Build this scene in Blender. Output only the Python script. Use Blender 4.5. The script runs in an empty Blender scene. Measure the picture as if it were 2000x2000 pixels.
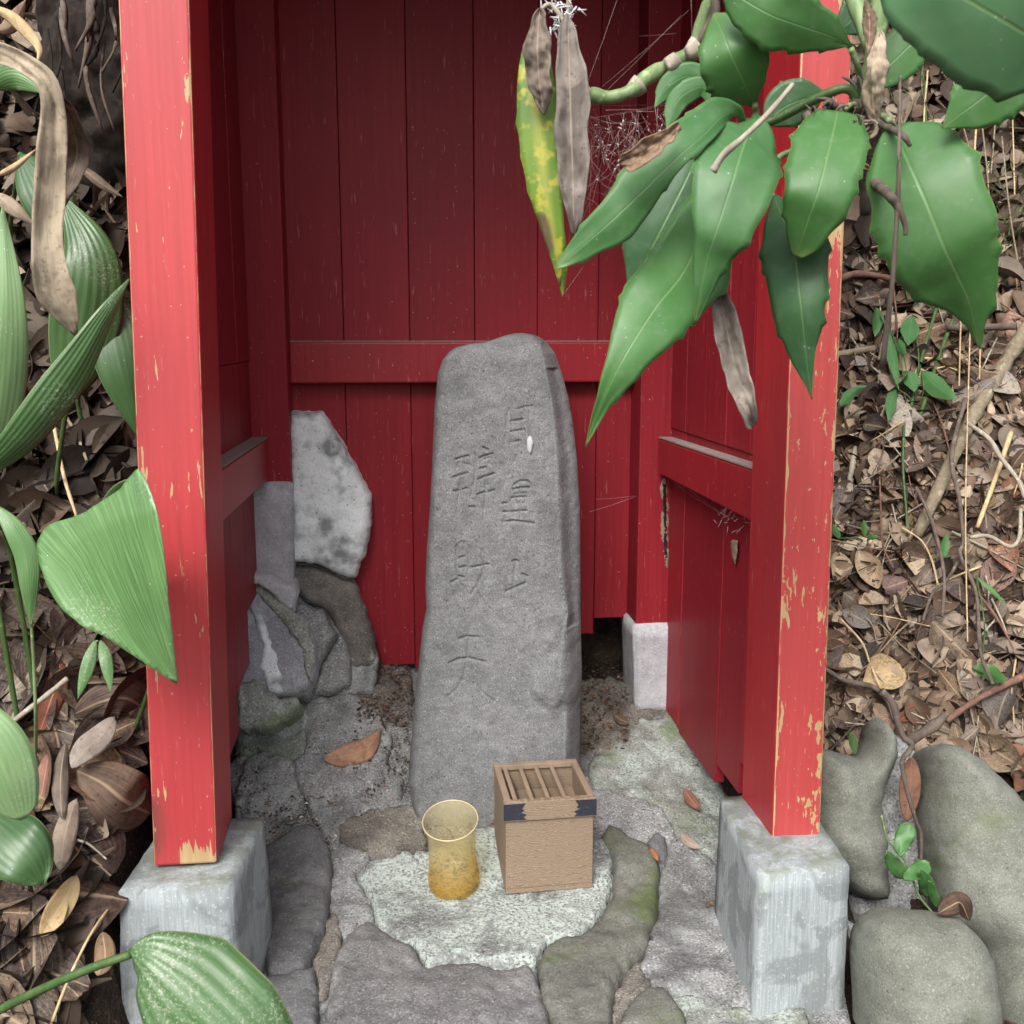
import bpy, bmesh, math, random
import numpy as np
from mathutils import Vector, Matrix, noise, geometry

random.seed(7); np.random.seed(7)
S = bpy.context.scene
C = S.collection
R = math.radians

# ------------------------------------------------------------------ camera
PITCH = R(9.7); CAMH = 1.0
cd = bpy.data.cameras.new('camera'); cam = bpy.data.objects.new('camera', cd); C.objects.link(cam)
cam.location = (0, 0, CAMH); cam.rotation_euler = (R(90) - PITCH, 0, 0)
cd.sensor_width = 36; cd.lens = 36; cd.clip_start = 0.02; cd.clip_end = 300
cd.dof.use_dof = True; cd.dof.focus_distance = 1.85; cd.dof.aperture_fstop = 16
S.camera = cam
# ------------------------------------------------------------------ sky, sun, exposure
SUN_EL, SUN_AZ = R(47), R(197)      # soft overcast light from above and behind the camera, a little left
w = bpy.data.worlds.new('World'); S.world = w; w.use_nodes = True
nt = w.node_tree; nt.nodes.clear()
sky = nt.nodes.new('ShaderNodeTexSky'); sky.sky_type = 'NISHITA'; sky.sun_disc = False
sky.sun_elevation = SUN_EL; sky.sun_rotation = SUN_AZ; sky.dust_density = 4; sky.air_density = 1.0; sky.ozone_density = 1
hs = nt.nodes.new('ShaderNodeHueSaturation'); hs.inputs['Saturation'].default_value = 0.36
bg = nt.nodes.new('ShaderNodeBackground'); bg.inputs['Strength'].default_value = 0.15
wo = nt.nodes.new('ShaderNodeOutputWorld')
nt.links.new(sky.outputs[0], hs.inputs['Color']); nt.links.new(hs.outputs[0], bg.inputs[0]); nt.links.new(bg.outputs[0], wo.inputs[0])
sd = bpy.data.lights.new('sun', 'SUN'); sd.energy = 2.0; sd.angle = R(30); sd.color = (1, 0.97, 0.93)
sun = bpy.data.objects.new('sun', sd); C.objects.link(sun)
sdir = Vector((math.sin(SUN_AZ) * math.cos(SUN_EL), math.cos(SUN_AZ) * math.cos(SUN_EL), math.sin(SUN_EL)))
sun.rotation_euler = sdir.to_track_quat('Z', 'Y').to_euler(); sun.location = (0, -3, 6)
S.view_settings.view_transform = 'Standard'; S.view_settings.look = 'None'
S.view_settings.gamma = 1; S.view_settings.exposure = 0.82
S.view_settings.use_curve_mapping = False
S.render.engine = 'CYCLES'
S.cycles.max_bounces = 6; S.cycles.diffuse_bounces = 4; S.cycles.glossy_bounces = 2; S.cycles.transmission_bounces = 4; S.cycles.transparent_max_bounces = 10

# ------------------------------------------------------------------ projection helpers (photo pixel, 2000 x 2000 -> world)
CP, SP = math.cos(PITCH), math.sin(PITCH)
PSI = R(6.5); CS, SN = math.cos(PSI), math.sin(PSI)      # the shrine stands turned by this much
def ray(x, y):
    v = (y - 1000) / 2000; h = (x - 1000) / 2000
    return Vector((h, CP - v * SP, -(SP + v * CP)))
CAMP = Vector((0, 0, CAMH))
def at(x, y, Y):
    d = ray(x, y); return CAMP + d * (Y / d.y)
def onp(x, y, a, b=0, c=0):                 # plane Y = a + b z + c X
    d = ray(x, y); return CAMP + d * ((a + b * CAMH) / (d.y - b * d.z - c * d.x))
def onw(x, y, wv): return onp(x, y, wv / CS, 0, SN / CS)
def onu(x, y, uv):
    d = ray(x, y); return CAMP + d * (uv / (d.x * CS + d.y * SN))
def sh(u, wv, z): return Vector((u * CS - wv * SN, u * SN + wv * CS, z))
def uw(p): return (p.x * CS + p.y * SN, -p.x * SN + p.y * CS)
def zpts(ox, oy, s, pts): return [(ox + x / s, oy + y / s) for x, y in pts]

def SS(t):
    t = np.clip(t, 0, 1); return t * t * (3 - 2 * t)
def floorz(X, Y):
    return 0.15 * np.clip((Y - 1.72) / .58, 0, 1.15) + 0.10 * SS((-.05 - X) / .3) * SS((Y - 1.75) / .45)
def terr(X, Y):
    u = X * CS + Y * SN; wv = -X * SN + Y * CS
    left = np.maximum(.12 + 1.3 * (Y - 1.3) + .22 * np.maximum(0, -X - .6), -.06)
    right = np.maximum(-.02 + 1.12 * (Y - 1.55) + .35 * (X - .75), -.06)
    back = .5 + 1.2 * (Y - 2.4)
    f = floorz(X, Y) - .045
    ml = SS((-.37 - u) / .07); mr = SS((u - .66) / .07); mb = SS((wv - 2.42) / .08)
    z = f * (1 - np.maximum(np.maximum(ml, mr), mb)) + 0
    tot = ml + mr + mb * (1 - np.maximum(ml, mr)) + 1e-6
    z = z + np.maximum(np.maximum(ml, mr), mb) * (left * ml + right * mr + back * mb * (1 - np.maximum(ml, mr))) / tot
    bank = np.maximum(np.maximum(ml, mr), mb)
    n = .025 * np.sin(9 * X + 3 * np.sin(7 * Y)) + .02 * np.sin(17 * Y + 4 * np.sin(11 * X)) + .012 * np.sin(31 * X + 23 * Y)
    z = z + n * bank
    z = np.minimum(z, 4.2 + .1 * (Y - 4))
    return np.where(Y < .6, np.minimum(z, -.03), z)
def march(px, fn, t0=.7, t1=7.0, n=320):
    px = np.asarray(px, float)
    v = (px[:, 1] - 1000) / 2000; h = (px[:, 0] - 1000) / 2000
    d = np.stack([h, CP - v * SP, -(SP + v * CP)], 1)
    ts = np.linspace(t0, t1, n); res = np.full(len(px), t1); done = np.zeros(len(px), bool)
    for t in ts:
        below = (CAMH + d[:, 2] * t) <= fn(d[:, 0] * t, d[:, 1] * t)
        new = below & ~done; res[new] = t; done |= below
    lo = res - (t1 - t0) / n; hi = res.copy()
    for _ in range(14):
        m = (lo + hi) / 2; b = (CAMH + d[:, 2] * m) <= fn(d[:, 0] * m, d[:, 1] * m)
        hi = np.where(b, m, hi); lo = np.where(b, lo, m)
    return d * hi[:, None] + np.array([0, 0, CAMH])
def onfloor(px): return march(px, floorz)
def onterr(x, y): return Vector(march([(x, y)], terr)[0])

# ------------------------------------------------------------------ material helpers
class G:
    def __init__(s, name):
        s.m = bpy.data.materials.new(name); s.m.use_nodes = True; s.t = s.m.node_tree
        s.b = s.t.nodes['Principled BSDF']
    def n(s, typ, **kw):
        nd = s.t.nodes.new('ShaderNode' + typ)
        for k, v in kw.items():
            if k.startswith('_'): setattr(nd, k[1:], v)
            else: s.put(nd.inputs[k], v)
        return nd
    def put(s, inp, v):
        if isinstance(v, bpy.types.NodeSocket): s.t.links.new(v, inp)
        else:
            if inp.type == 'RGBA' and len(v) == 3: v = (*v, 1)
            inp.default_value = v
    def co(s, kind='Object', scale=(1, 1, 1)):
        c = s.n('TexCoord').outputs[kind]
        mp = s.n('Mapping'); s.t.links.new(c, mp.inputs[0]); mp.inputs['Scale'].default_value = scale
        return mp.outputs[0]
    def noise(s, scale, detail=4, rough=.55, vec=None, dist=0):
        nd = s.n('TexNoise', Scale=scale, Detail=min(detail, 4) * .8, Roughness=rough, Distortion=dist)
        s.t.links.new(vec if vec is not None else s.co(), nd.inputs['Vector']); return nd.outputs[0]
    def vor(s, scale, vec=None, feature='F1', out='Distance'):
        nd = s.n('TexVoronoi', _feature=feature, Scale=scale)
        s.t.links.new(vec if vec is not None else s.co(), nd.inputs['Vector']); return nd.outputs[out]
    def ramp(s, fac, stops, interp='LINEAR'):
        nd = s.n('ValToRGB'); s.t.links.new(fac, nd.inputs[0]); cr = nd.color_ramp; cr.interpolation = interp
        while len(cr.elements) < len(stops): cr.elements.new(.5)
        for e, (p, c) in zip(cr.elements, stops):
            e.position = p
            if isinstance(c, (int, float)): c = (c, c, c)
            e.color = (*c, 1)
        return nd.outputs[0]
    def mix(s, fac, a, b, mode='MIX'):
        nd = s.n('Mix', _data_type='RGBA', _blend_type=mode)
        s.put(nd.inputs[0], fac); s.put(nd.inputs[6], a); s.put(nd.inputs[7], b); return nd.outputs[2]
    def math(s, op, a, b=0, c=0):
        nd = s.n('Math', _operation=op); s.put(nd.inputs[0], a); s.put(nd.inputs[1], b); s.put(nd.inputs[2], c); return nd.outputs[0]
    def uv(s):
        sep = s.n('SeparateXYZ'); s.t.links.new(s.n('TexCoord').outputs['UV'], sep.inputs[0]); return sep.outputs[0], sep.outputs[1]
    def rnd(s): return s.n('ObjectInfo').outputs['Random']
    def bump(s, h, strength=.3, dist=.002, normal=None):
        nd = s.n('Bump', Strength=strength, Distance=dist, Height=h)
        if normal is not None: s.t.links.new(normal, nd.inputs['Normal'])
        return nd.outputs[0]
    def out(s, col=None, rough=.6, normal=None, **kw):
        if col is not None: s.put(s.b.inputs['Base Color'], col)
        s.put(s.b.inputs['Roughness'], rough)
        if normal is not None: s.put(s.b.inputs['Normal'], normal)
        for k, v in kw.items(): s.put(s.b.inputs[k.replace('_', ' ')], v)
        return s.m

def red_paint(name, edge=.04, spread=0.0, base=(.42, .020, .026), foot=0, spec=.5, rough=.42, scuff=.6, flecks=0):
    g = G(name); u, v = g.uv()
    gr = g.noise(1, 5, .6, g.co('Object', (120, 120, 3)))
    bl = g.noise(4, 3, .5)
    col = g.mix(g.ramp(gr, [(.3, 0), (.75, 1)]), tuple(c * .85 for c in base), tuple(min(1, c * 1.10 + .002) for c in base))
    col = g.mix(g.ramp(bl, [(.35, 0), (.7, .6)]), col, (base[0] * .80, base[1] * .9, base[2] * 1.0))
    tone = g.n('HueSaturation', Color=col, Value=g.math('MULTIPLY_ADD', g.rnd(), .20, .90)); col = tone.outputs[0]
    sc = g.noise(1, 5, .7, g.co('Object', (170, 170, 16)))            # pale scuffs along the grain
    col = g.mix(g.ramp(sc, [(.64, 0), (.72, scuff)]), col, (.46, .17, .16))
    sp = g.noise(150, 2, .5); col = g.mix(g.math('MULTIPLY', g.ramp(sp, [(.74, 0), (.77, .8)]), scuff), col, (.55, .42, .36))
    wear = 0.0
    if edge:
        ed = g.math('MINIMUM', u, g.math('SUBTRACT', 1, u))
        wn = g.noise(1, 5, .62, g.co('Object', (110, 110, 15)))
        thr = g.ramp(ed, [(0, .36), (edge * .4, .46), (edge, .63), (edge + .4, .72)])
        wear = g.math('GREATER_THAN', wn, thr)
        if flecks:                                                    # flaking spreads over the right part of the face
            fn_ = g.noise(1, 6, .72, g.co('Object', (75, 75, 26))); pt = g.noise(1, 2, .5, g.co('Object', (9, 9, 6)))
            th2 = g.math('ADD', g.ramp(u, [(.0, .60), (.12, .66), (.5, .68), (.72, .60), (.97, .56)]), g.math('MULTIPLY', g.math('SUBTRACT', .5, pt), .40))
            wear = g.math('MAXIMUM', wear, g.math('GREATER_THAN', fn_, th2))
    if foot:
        fn = g.math('ADD', g.math('MULTIPLY', g.noise(1, 4, .6, g.co('Object', (120, 120, 6))), .11), -.055)
        wear = g.math('MAXIMUM', wear, g.math('MULTIPLY', g.math('LESS_THAN', g.math('ADD', v, fn), foot), g.math('GREATER_THAN', u, .42)))
        st = g.math('MULTIPLY', g.math('MULTIPLY', g.ramp(u, [(.0, .8), (.32, 0)]), g.ramp(v, [(.34, 1), (.75, 0)])), g.ramp(g.noise(1, 4, .6, g.co('Object', (26, 26, 9))), [(.44, 0), (.58, .9)]))
        col = g.mix(st, col, (.085, .055, .045))                      # grey grime at the foot
    wood = g.mix(gr, (.28, .17, .075), (.55, .40, .21))
    if edge or foot: col = g.mix(wear, col, wood)
    return g.out(col, rough, g.bump(gr, .2, .002), Specular_IOR_Level=spec)

def stone_mat(name, c1, c2, speck=.5, pits=.3, moss=0.0, lichen=0.0, mosscol=(.07, .10, .03), lich=(.42, .47, .43), grain=260, bumpk=.5, dark=.0, rough=.85, mott=.55, darkthr=.5, dscale=5):
    g = G(name)
    n1 = g.noise(7, 6, .6); n2 = g.noise(38, 5, .65)
    col = g.mix(g.ramp(n1, [(.3, 0), (.7, 1)]), c1, c2)
    col = g.mix(g.ramp(n2, [(.38, 0), (.72, mott)]), col, tuple(c * .55 for c in c1))
    sp = g.noise(grain, 2, .6)
    col = g.mix(g.ramp(sp, [(.58, 0), (.72, speck * .6)]), col, tuple(min(1, c * 2.1 + .05) for c in c2))
    col = g.mix(g.ramp(sp, [(.30, speck), (.45, 0)]), col, tuple(c * .35 for c in c1))
    pv = g.vor(95, None); pit = g.ramp(pv, [(.10, 1), (.22, 0)])
    pm = g.math('MULTIPLY', pit, g.ramp(g.noise(18, 3), [(.48, 0), (.6, pits)]))
    col = g.mix(pm, col, tuple(c * .22 for c in c1))
    if lichen:
        ln = g.noise(9, 7, .7, dist=.4); lf = g.noise(190, 3, .7)
        lm = g.math('MULTIPLY', g.ramp(ln, [(.62 - lichen * .3, 0), (.72 - lichen * .3, 1)]), g.ramp(lf, [(.40, 0), (.56, 1)]))
        col = g.mix(lm, col, lich)
    if moss:
        mn = g.noise(6, 7, .65, dist=.3); mm = g.ramp(mn, [(.66 - moss * .32, 0), (.80 - moss * .32, .85)])
        col = g.mix(mm, col, g.mix(g.noise(120, 3), tuple(c * .6 for c in mosscol), tuple(c * 1.5 for c in mosscol)))
    if dark:
        dn = g.noise(dscale, 5, .7); col = g.mix(g.ramp(dn, [(darkthr, 0), (darkthr + .14, dark)]), col, tuple(c * .25 for c in c1))
    h = g.math('ADD', g.math('MULTIPLY', n2, .8), g.math('MULTIPLY', sp, .35))
    return g.out(col, rough, g.bump(h, bumpk, .006), Specular_IOR_Level=.25)

MT = {}
MT['red_post_sheen'] = red_paint('red_paint_left_front_sheen', .022, base=(.43, .044, .046), foot=.26)  # pinker base: sky sheen on the post front painted into the colour
MT['red_no_sheen'] = red_paint('red_paint_side_no_sheen', 0, base=(.40, .020, .026), spec=.4)  # same paint without the painted sheen, for faces other than the front
MT['red_worn_sheen'] = red_paint('red_paint_worn_sheen', .05, base=(.43, .054, .050), flecks=1)  # real flaking wear; the pinker base has sky sheen painted in
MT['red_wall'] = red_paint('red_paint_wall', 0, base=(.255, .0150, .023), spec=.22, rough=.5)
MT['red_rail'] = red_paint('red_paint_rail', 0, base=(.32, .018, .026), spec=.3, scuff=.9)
MT['conc'] = None
def concrete(name, c1=(.285, .315, .32), c2=(.335, .37, .38), moss=.25):
    g = G(name)
    st = g.noise(1, 5, .7, g.co('Object', (260, 260, 9))); n1 = g.noise(11, 5, .65, dist=.6); sp = g.noise(240, 2)
    col = g.mix(g.ramp(st, [(.40, 0), (.60, 1)]), tuple(c * .90 for c in c1), c2)
    col = g.mix(g.ramp(n1, [(.50, 0), (.56, .7)]), col, tuple(c * .60 for c in c1))
    col = g.mix(g.ramp(sp, [(.6, 0), (.72, .4)]), col, (.6, .62, .6))
    pit = g.ramp(g.vor(60), [(.06, .8), (.12, 0)]); col = g.mix(g.math('MULTIPLY', pit, g.ramp(g.noise(14), [(.5, 0), (.6, 1)])), col, (.07, .07, .065))
    nz = g.n('SeparateXYZ'); g.t.links.new(g.n('NewGeometry').outputs['Normal'], nz.inputs[0])
    up = g.ramp(nz.outputs[2], [(.5, 0), (.9, 1)])
    mm = g.math('MULTIPLY', up, g.ramp(g.noise(22, 6, .7), [(.44, 0), (.62, .75)]))
    col = g.mix(mm, col, (.15, .165, .115))
    ms = g.math('MULTIPLY', g.ramp(g.noise(7, 6, .7), [(.6, 0), (.72, moss)]), 1); col = g.mix(ms, col, (.12, .15, .07))
    return g.out(col, .82, g.bump(g.math('ADD', st, g.math('MULTIPLY', sp, .4)), .4, .003), Specular_IOR_Level=.3)
MT['conc'] = concrete('grey_concrete', moss=.5)
MT['conc_rear'] = stone_mat('rear_concrete', (.40, .40, .42), (.52, .52, .545), .35, .2, lichen=.2, lich=(.5, .5, .5))
MT['stele'] = stone_mat('stele_andesite', (.150, .154, .155), (.205, .209, .210), .7, .7, grain=380, bumpk=.38, dark=.35, darkthr=.56)
MT['dark_stone'] = stone_mat('dark_paving_stone', (.105, .105, .108), (.175, .174, .176), .5, .4, lichen=.08, lich=(.26, .27, .26), moss=.1, bumpk=.5)
MT['front_stone'] = stone_mat('front_paving_stone', (.135, .130, .128), (.215, .208, .205), .7, .6, lichen=.2, lich=(.29, .29, .29), dark=.3)
MT['green_stone'] = stone_mat('green_tinged_stone', (.115, .115, .10), (.175, .175, .15), .5, .5, moss=.42, mosscol=(.10, .13, .05), dark=.3)
MT['patch'] = stone_mat('lichen_cement', (.16, .165, .16), (.26, .275, .262), 1.0, .9, lichen=.75, lich=(.38, .43, .395), grain=200, bumpk=.9)
MT['mortar'] = stone_mat('grey_mortar', (.19, .19, .188), (.32, .322, .318), .9, 1.0, lichen=.25, lich=(.35, .37, .355), bumpk=1.0, dark=.55)
MT['mortar_brown'] = stone_mat('brown_mortar', (.14, .125, .108), (.24, .22, .19), .8, 1.0, bumpk=1.0, dark=.6)
MT['mortar_green'] = stone_mat('green_mortar', (.18, .187, .168), (.30, .312, .288), .8, .9, moss=.42, mosscol=(.12, .16, .08), lichen=.4, lich=(.36, .41, .375), bumpk=1.0, dark=.3)
MT['white_cement'] = stone_mat('white_stained_cement', (.72, .76, .77), (.86, .89, .90), .3, 1.0, dark=.85, darkthr=.49, dscale=9, bumpk=.6, grain=180, mott=.12)
MT['dark_rock'] = stone_mat('dark_rock', (.125, .114, .104), (.25, .225, .20), .5, .9, lichen=.15, bumpk=.8)
MT['moss_rock'] = stone_mat('moss_edged_boulder', (.27, .27, .29), (.42, .42, .445), .5, .5, lichen=.3, lich=(.42, .44, .44))
MT['moss'] = stone_mat('green_moss_crust', (.23, .245, .21), (.36, .37, .34), .7, .6, moss=.42, mosscol=(.115, .155, .065), lichen=.3, lich=(.38, .41, .38), grain=200, bumpk=1.0)
MT['boulder'] = stone_mat('green_grey_boulder', (.15, .157, .13), (.235, .243, .207), .42, .5, moss=.30, mosscol=(.095, .12, .05), grain=360, bumpk=.4, dark=.45, darkthr=.52, dscale=3.5)
def soil():
    g = G('dark_soil'); n = g.noise(14, 7, .7); m = g.noise(90, 4, .7)
    col = g.mix(g.ramp(n, [(.35, 0), (.7, 1)]), (.018, .013, .010), (.065, .047, .034))
    col = g.mix(g.ramp(m, [(.58, 0), (.7, .8)]), col, (.14, .105, .075))
    return g.out(col, .95, g.bump(g.math('ADD', n, m), 1, .02), Specular_IOR_Level=.15)
MT['soil'] = soil()
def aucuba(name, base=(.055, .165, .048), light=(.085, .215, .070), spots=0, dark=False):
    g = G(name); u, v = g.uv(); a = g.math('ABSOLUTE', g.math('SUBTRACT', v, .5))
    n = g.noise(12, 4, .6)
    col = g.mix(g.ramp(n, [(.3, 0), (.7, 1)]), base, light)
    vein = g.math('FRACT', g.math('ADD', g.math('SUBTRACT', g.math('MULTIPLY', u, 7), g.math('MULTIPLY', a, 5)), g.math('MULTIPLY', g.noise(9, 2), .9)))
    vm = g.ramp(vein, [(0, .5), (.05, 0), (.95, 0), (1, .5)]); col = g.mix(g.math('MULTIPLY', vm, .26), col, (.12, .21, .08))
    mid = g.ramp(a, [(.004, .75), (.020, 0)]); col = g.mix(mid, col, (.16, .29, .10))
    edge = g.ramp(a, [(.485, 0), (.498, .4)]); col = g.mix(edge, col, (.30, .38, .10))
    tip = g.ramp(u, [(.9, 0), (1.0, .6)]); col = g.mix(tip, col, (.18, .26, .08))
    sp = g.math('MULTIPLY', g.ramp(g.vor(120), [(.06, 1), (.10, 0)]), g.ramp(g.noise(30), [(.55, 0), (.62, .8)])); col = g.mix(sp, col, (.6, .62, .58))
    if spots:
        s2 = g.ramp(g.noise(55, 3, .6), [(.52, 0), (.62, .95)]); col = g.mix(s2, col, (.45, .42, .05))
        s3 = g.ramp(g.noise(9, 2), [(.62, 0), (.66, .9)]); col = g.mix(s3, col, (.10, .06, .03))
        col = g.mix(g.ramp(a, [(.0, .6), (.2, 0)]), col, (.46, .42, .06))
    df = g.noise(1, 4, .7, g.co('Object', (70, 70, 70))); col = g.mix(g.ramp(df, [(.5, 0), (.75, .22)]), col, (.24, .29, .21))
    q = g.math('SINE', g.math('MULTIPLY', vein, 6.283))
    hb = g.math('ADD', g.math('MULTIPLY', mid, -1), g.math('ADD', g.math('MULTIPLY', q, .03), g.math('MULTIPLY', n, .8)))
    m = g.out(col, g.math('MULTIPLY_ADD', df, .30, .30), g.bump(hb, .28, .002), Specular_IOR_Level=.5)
    tl = g.n('BsdfTranslucent', Color=g.mix(.5, col, (.22, .42, .08))); mx = g.n('MixShader'); mx.inputs[0].default_value = .28
    g.t.links.new(g.b.outputs[0], mx.inputs[1]); g.t.links.new(tl.outputs[0], mx.inputs[2]); g.t.links.new(mx.outputs[0], g.t.nodes['Material Output'].inputs['Surface'])
    return m
MT['leaf'] = aucuba('evergreen_leaf'); MT['leaf_b'] = aucuba('evergreen_leaf_bright', (.056, .170, .042), (.088, .22, .062))
MT['leaf_p'] = aucuba('evergreen_leaf_pale', (.095, .23, .10), (.13, .28, .13))
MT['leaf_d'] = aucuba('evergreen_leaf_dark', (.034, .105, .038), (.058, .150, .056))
MT['leaf_y'] = aucuba('yellowing_leaf', (.09, .19, .02), (.16, .27, .025), spots=1)
def blade(name, base, light, stripe=9, pleat=.5):
    g = G(name); u, v = g.uv()
    st = g.math('SINE', g.math('MULTIPLY', v, stripe * 6.28)); fine = g.noise(1, 3, .6, g.co('UV', (3, 150, 1)))
    n = g.noise(9, 4)
    col = g.mix(g.ramp(n, [(.3, 0), (.7, 1)]), base, light)
    col = g.mix(g.ramp(fine, [(.4, 0), (.7, .6)]), col, tuple(min(1, c * 1.7 + .01) for c in light))
    dust = g.math('MULTIPLY', g.ramp(g.noise(300, 3, .7), [(.52, 0), (.66, .6)]), g.ramp(g.noise(11, 3), [(.5, 0), (.62, 1)]))
    col = g.mix(dust, col, (.36, .36, .28))
    sp = g.math('MULTIPLY', g.ramp(g.vor(100), [(.05, 1), (.09, 0)]), g.ramp(g.noise(30), [(.57, 0), (.62, .8)])); col = g.mix(sp, col, (.62, .63, .6))
    a = g.math('ABSOLUTE', g.math('SUBTRACT', v, .5)); col = g.mix(g.ramp(a, [(.48, 0), (.5, .6)]), col, (.32, .34, .16))
    return g.out(col, .36, g.bump(g.math('ADD', g.math('MULTIPLY', st, pleat), g.math('MULTIPLY', fine, .8)), .22, .0015), Specular_IOR_Level=.5)
MT['blade'] = blade('broad_blade_green', (.065, .140, .045), (.100, .195, .070))
MT['blade_m'] = blade('broad_blade_mid', (.030, .075, .022), (.052, .11, .036), 8, 1.6)
MT['blade_d'] = blade('broad_blade_dark', (.022, .058, .020), (.045, .10, .030))
MT['blade_p'] = blade('broad_blade_pale', (.10, .18, .07), (.17, .27, .12))
def dead(name, c1, c2, vein=(.35, .26, .17), rough=.7):
    g = G(name); u, v = g.uv(); a = g.math('ABSOLUTE', g.math('SUBTRACT', v, .5))
    n = g.noise(24, 5, .65); n2 = g.noise(110, 3, .7); lg = g.noise(1, 4, .6, g.co('UV', (2, 40, 1)))
    col = g.mix(g.ramp(n, [(.3, 0), (.7, 1)]), c1, c2)
    col = g.mix(g.ramp(n2, [(.58, 0), (.7, .6)]), col, tuple(c * .35 for c in c1))
    col = g.mix(g.ramp(lg, [(.45, 0), (.7, .35)]), col, vein)
    mo = g.noise(16, 4, .7, dist=.5); col = g.mix(g.ramp(mo, [(.5, 0), (.62, .6)]), col, tuple(c * .4 for c in c1))
    hsv = g.n('HueSaturation', Color=col, Hue=g.math('MULTIPLY_ADD', g.rnd(), .03, .485), Value=g.math('MULTIPLY_ADD', g.rnd(), .9, .55), Saturation=g.math('MULTIPLY_ADD', g.math('FRACT', g.math('MULTIPLY', g.rnd(), 7.3)), .6, .6))
    col = g.mix(g.ramp(a, [(.015, .7), (.04, 0)]), hsv.outputs[0], vein)
    return g.out(col, rough, g.bump(g.math('ADD', n, g.math('MULTIPLY', lg, .6)), .5, .003), Specular_IOR_Level=.3)
MT['dead'] = dead('dead_leaf_brown', (.070, .042, .026), (.165, .103, .064))
MT['dead_tan'] = dead('dead_leaf_tan', (.22, .145, .085), (.38, .27, .17), (.45, .34, .22))
MT['dead_grey'] = dead('dead_leaf_grey', (.17, .135, .105), (.32, .26, .205), (.33, .26, .2))
MT['dead_red'] = dead('dead_leaf_red', (.17, .075, .05), (.34, .16, .10), (.4, .22, .14))
MT['dead_dark'] = dead('dead_leaf_dark', (.03, .018, .014), (.09, .055, .042))
def litter_mat():
    g = G('leaf_litter_mix'); c = g.n('Attribute', _attribute_name='tone').outputs['Color']
    n = g.noise(45, 4, .65); col = g.mix(g.ramp(n, [(.35, .55), (.65, 0)]), c, g.mix(.65, c, (.02, .013, .01)))
    return g.out(col, .72, g.bump(n, .4, .003), Specular_IOR_Level=.3)
MT['litter'] = litter_mat()
def bark(name, c1, c2, sc=(60, 60, 12), rough=.85):
    g = G(name); n = g.noise(1, 5, .65, g.co('Object', sc)); m = g.noise(70, 3)
    col = g.mix(g.ramp(n, [(.3, 0), (.7, 1)]), c1, c2); col = g.mix(g.ramp(m, [(.6, 0), (.72, .6)]), col, tuple(min(1, c * 1.8) for c in c2))
    return g.out(col, rough, g.bump(n, .5, .004), Specular_IOR_Level=.3)
MT['bark'] = bark('twig_bark', (.06, .045, .036), (.16, .125, .10))
MT['bark_pale'] = bark('pale_twig', (.22, .19, .15), (.40, .35, .28))
MT['bark_tan'] = bark('sapling_bark', (.15, .12, .08), (.27, .225, .155), (90, 90, 90))
MT['bark_red'] = bark('reddish_stick', (.10, .05, .035), (.20, .11, .08))
MT['stump'] = bark('rotten_wood', (.008, .006, .005), (.028, .020, .015), (70, 70, 7), .95)  # rotten wood, darkened further so the stump sits in painted shade
MT['straw'] = bark('dry_straw', (.34, .24, .12), (.55, .43, .25))
MT['stem'] = bark('green_stem', (.10, .16, .06), (.22, .30, .14), rough=.5)
MT['stem_d'] = bark('dark_green_stem', (.035, .075, .022), (.075, .13, .04), rough=.45)
def boxwood():
    g = G('box_wood'); wv = g.n('TexWave', _wave_type='BANDS', _bands_direction='Z', Scale=110, Distortion=17, Detail=4)
    wv.inputs['Detail Scale'].default_value = .9
    g.t.links.new(g.co('Object', (.5, .5, 1)), wv.inputs['Vector'])
    n = g.noise(7, 3); f = g.noise(1, 4, .6, g.co('Object', (25, 25, 300)))
    col = g.mix(g.ramp(wv.outputs['Color'], [(.25, 0), (.8, 1)]), (.165, .115, .076), (.285, .212, .145))
    col = g.mix(g.ramp(n, [(.35, 0), (.65, .5)]), col, (.215, .165, .122)); col = g.mix(g.ramp(f, [(.6, 0), (.75, .5)]), col, (.10, .06, .035))
    return g.out(col, .65, g.bump(wv.outputs['Color'], .15, .001), Specular_IOR_Level=.35)
MT['boxwood'] = boxwood()
def boxin():
    g = G('box_wood_weathered'); n = g.noise(1, 5, .6, g.co('Object', (40, 10, 40)))
    col = g.mix(n, (.16, .108, .07), (.31, .235, .165)); return g.out(col, .8, g.bump(n, .3, .002))
MT['boxtop'] = boxin()
g = G('black_paper'); n = g.noise(140, 3); MT['black'] = g.out(g.mix(g.ramp(n, [(.6, 0), (.75, .35)]), (.014, .016, .026), (.16, .16, .18)), .7, g.bump(n, .3, .001))
def amber():
    g = G('amber_plastic'); z = g.n('SeparateXYZ'); g.t.links.new(g.n('TexCoord').outputs['Object'], z.inputs[0])
    n = g.noise(30, 4, .7); low = g.ramp(z.outputs[2], [(.02, 1), (.08, 0)])
    col = g.mix(low, (.62, .55, .33), (.60, .45, .15)); col = g.mix(g.ramp(n, [(.5, 0), (.75, .3)]), col, (.55, .46, .27))
    g.out(col, .2, None, Specular_IOR_Level=.7)
    tr = g.n('BsdfTransparent', Color=g.mix(low, (.985, .965, .88), (.985, .85, .50)))
    mx = g.n('MixShader'); g.put(mx.inputs[0], g.math('MULTIPLY_ADD', low, .02, .23))
    g.t.links.new(tr.outputs[0], mx.inputs[1]); g.t.links.new(g.b.outputs[0], mx.inputs[2])
    g.t.links.new(mx.outputs[0], g.t.nodes['Material Output'].inputs['Surface'])
    return g.m
MT['amber'] = amber()
g = G('amber_rim'); MT['amber_rim'] = g.out((.55, .47, .27), .3, None, Specular_IOR_Level=.6)
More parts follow.
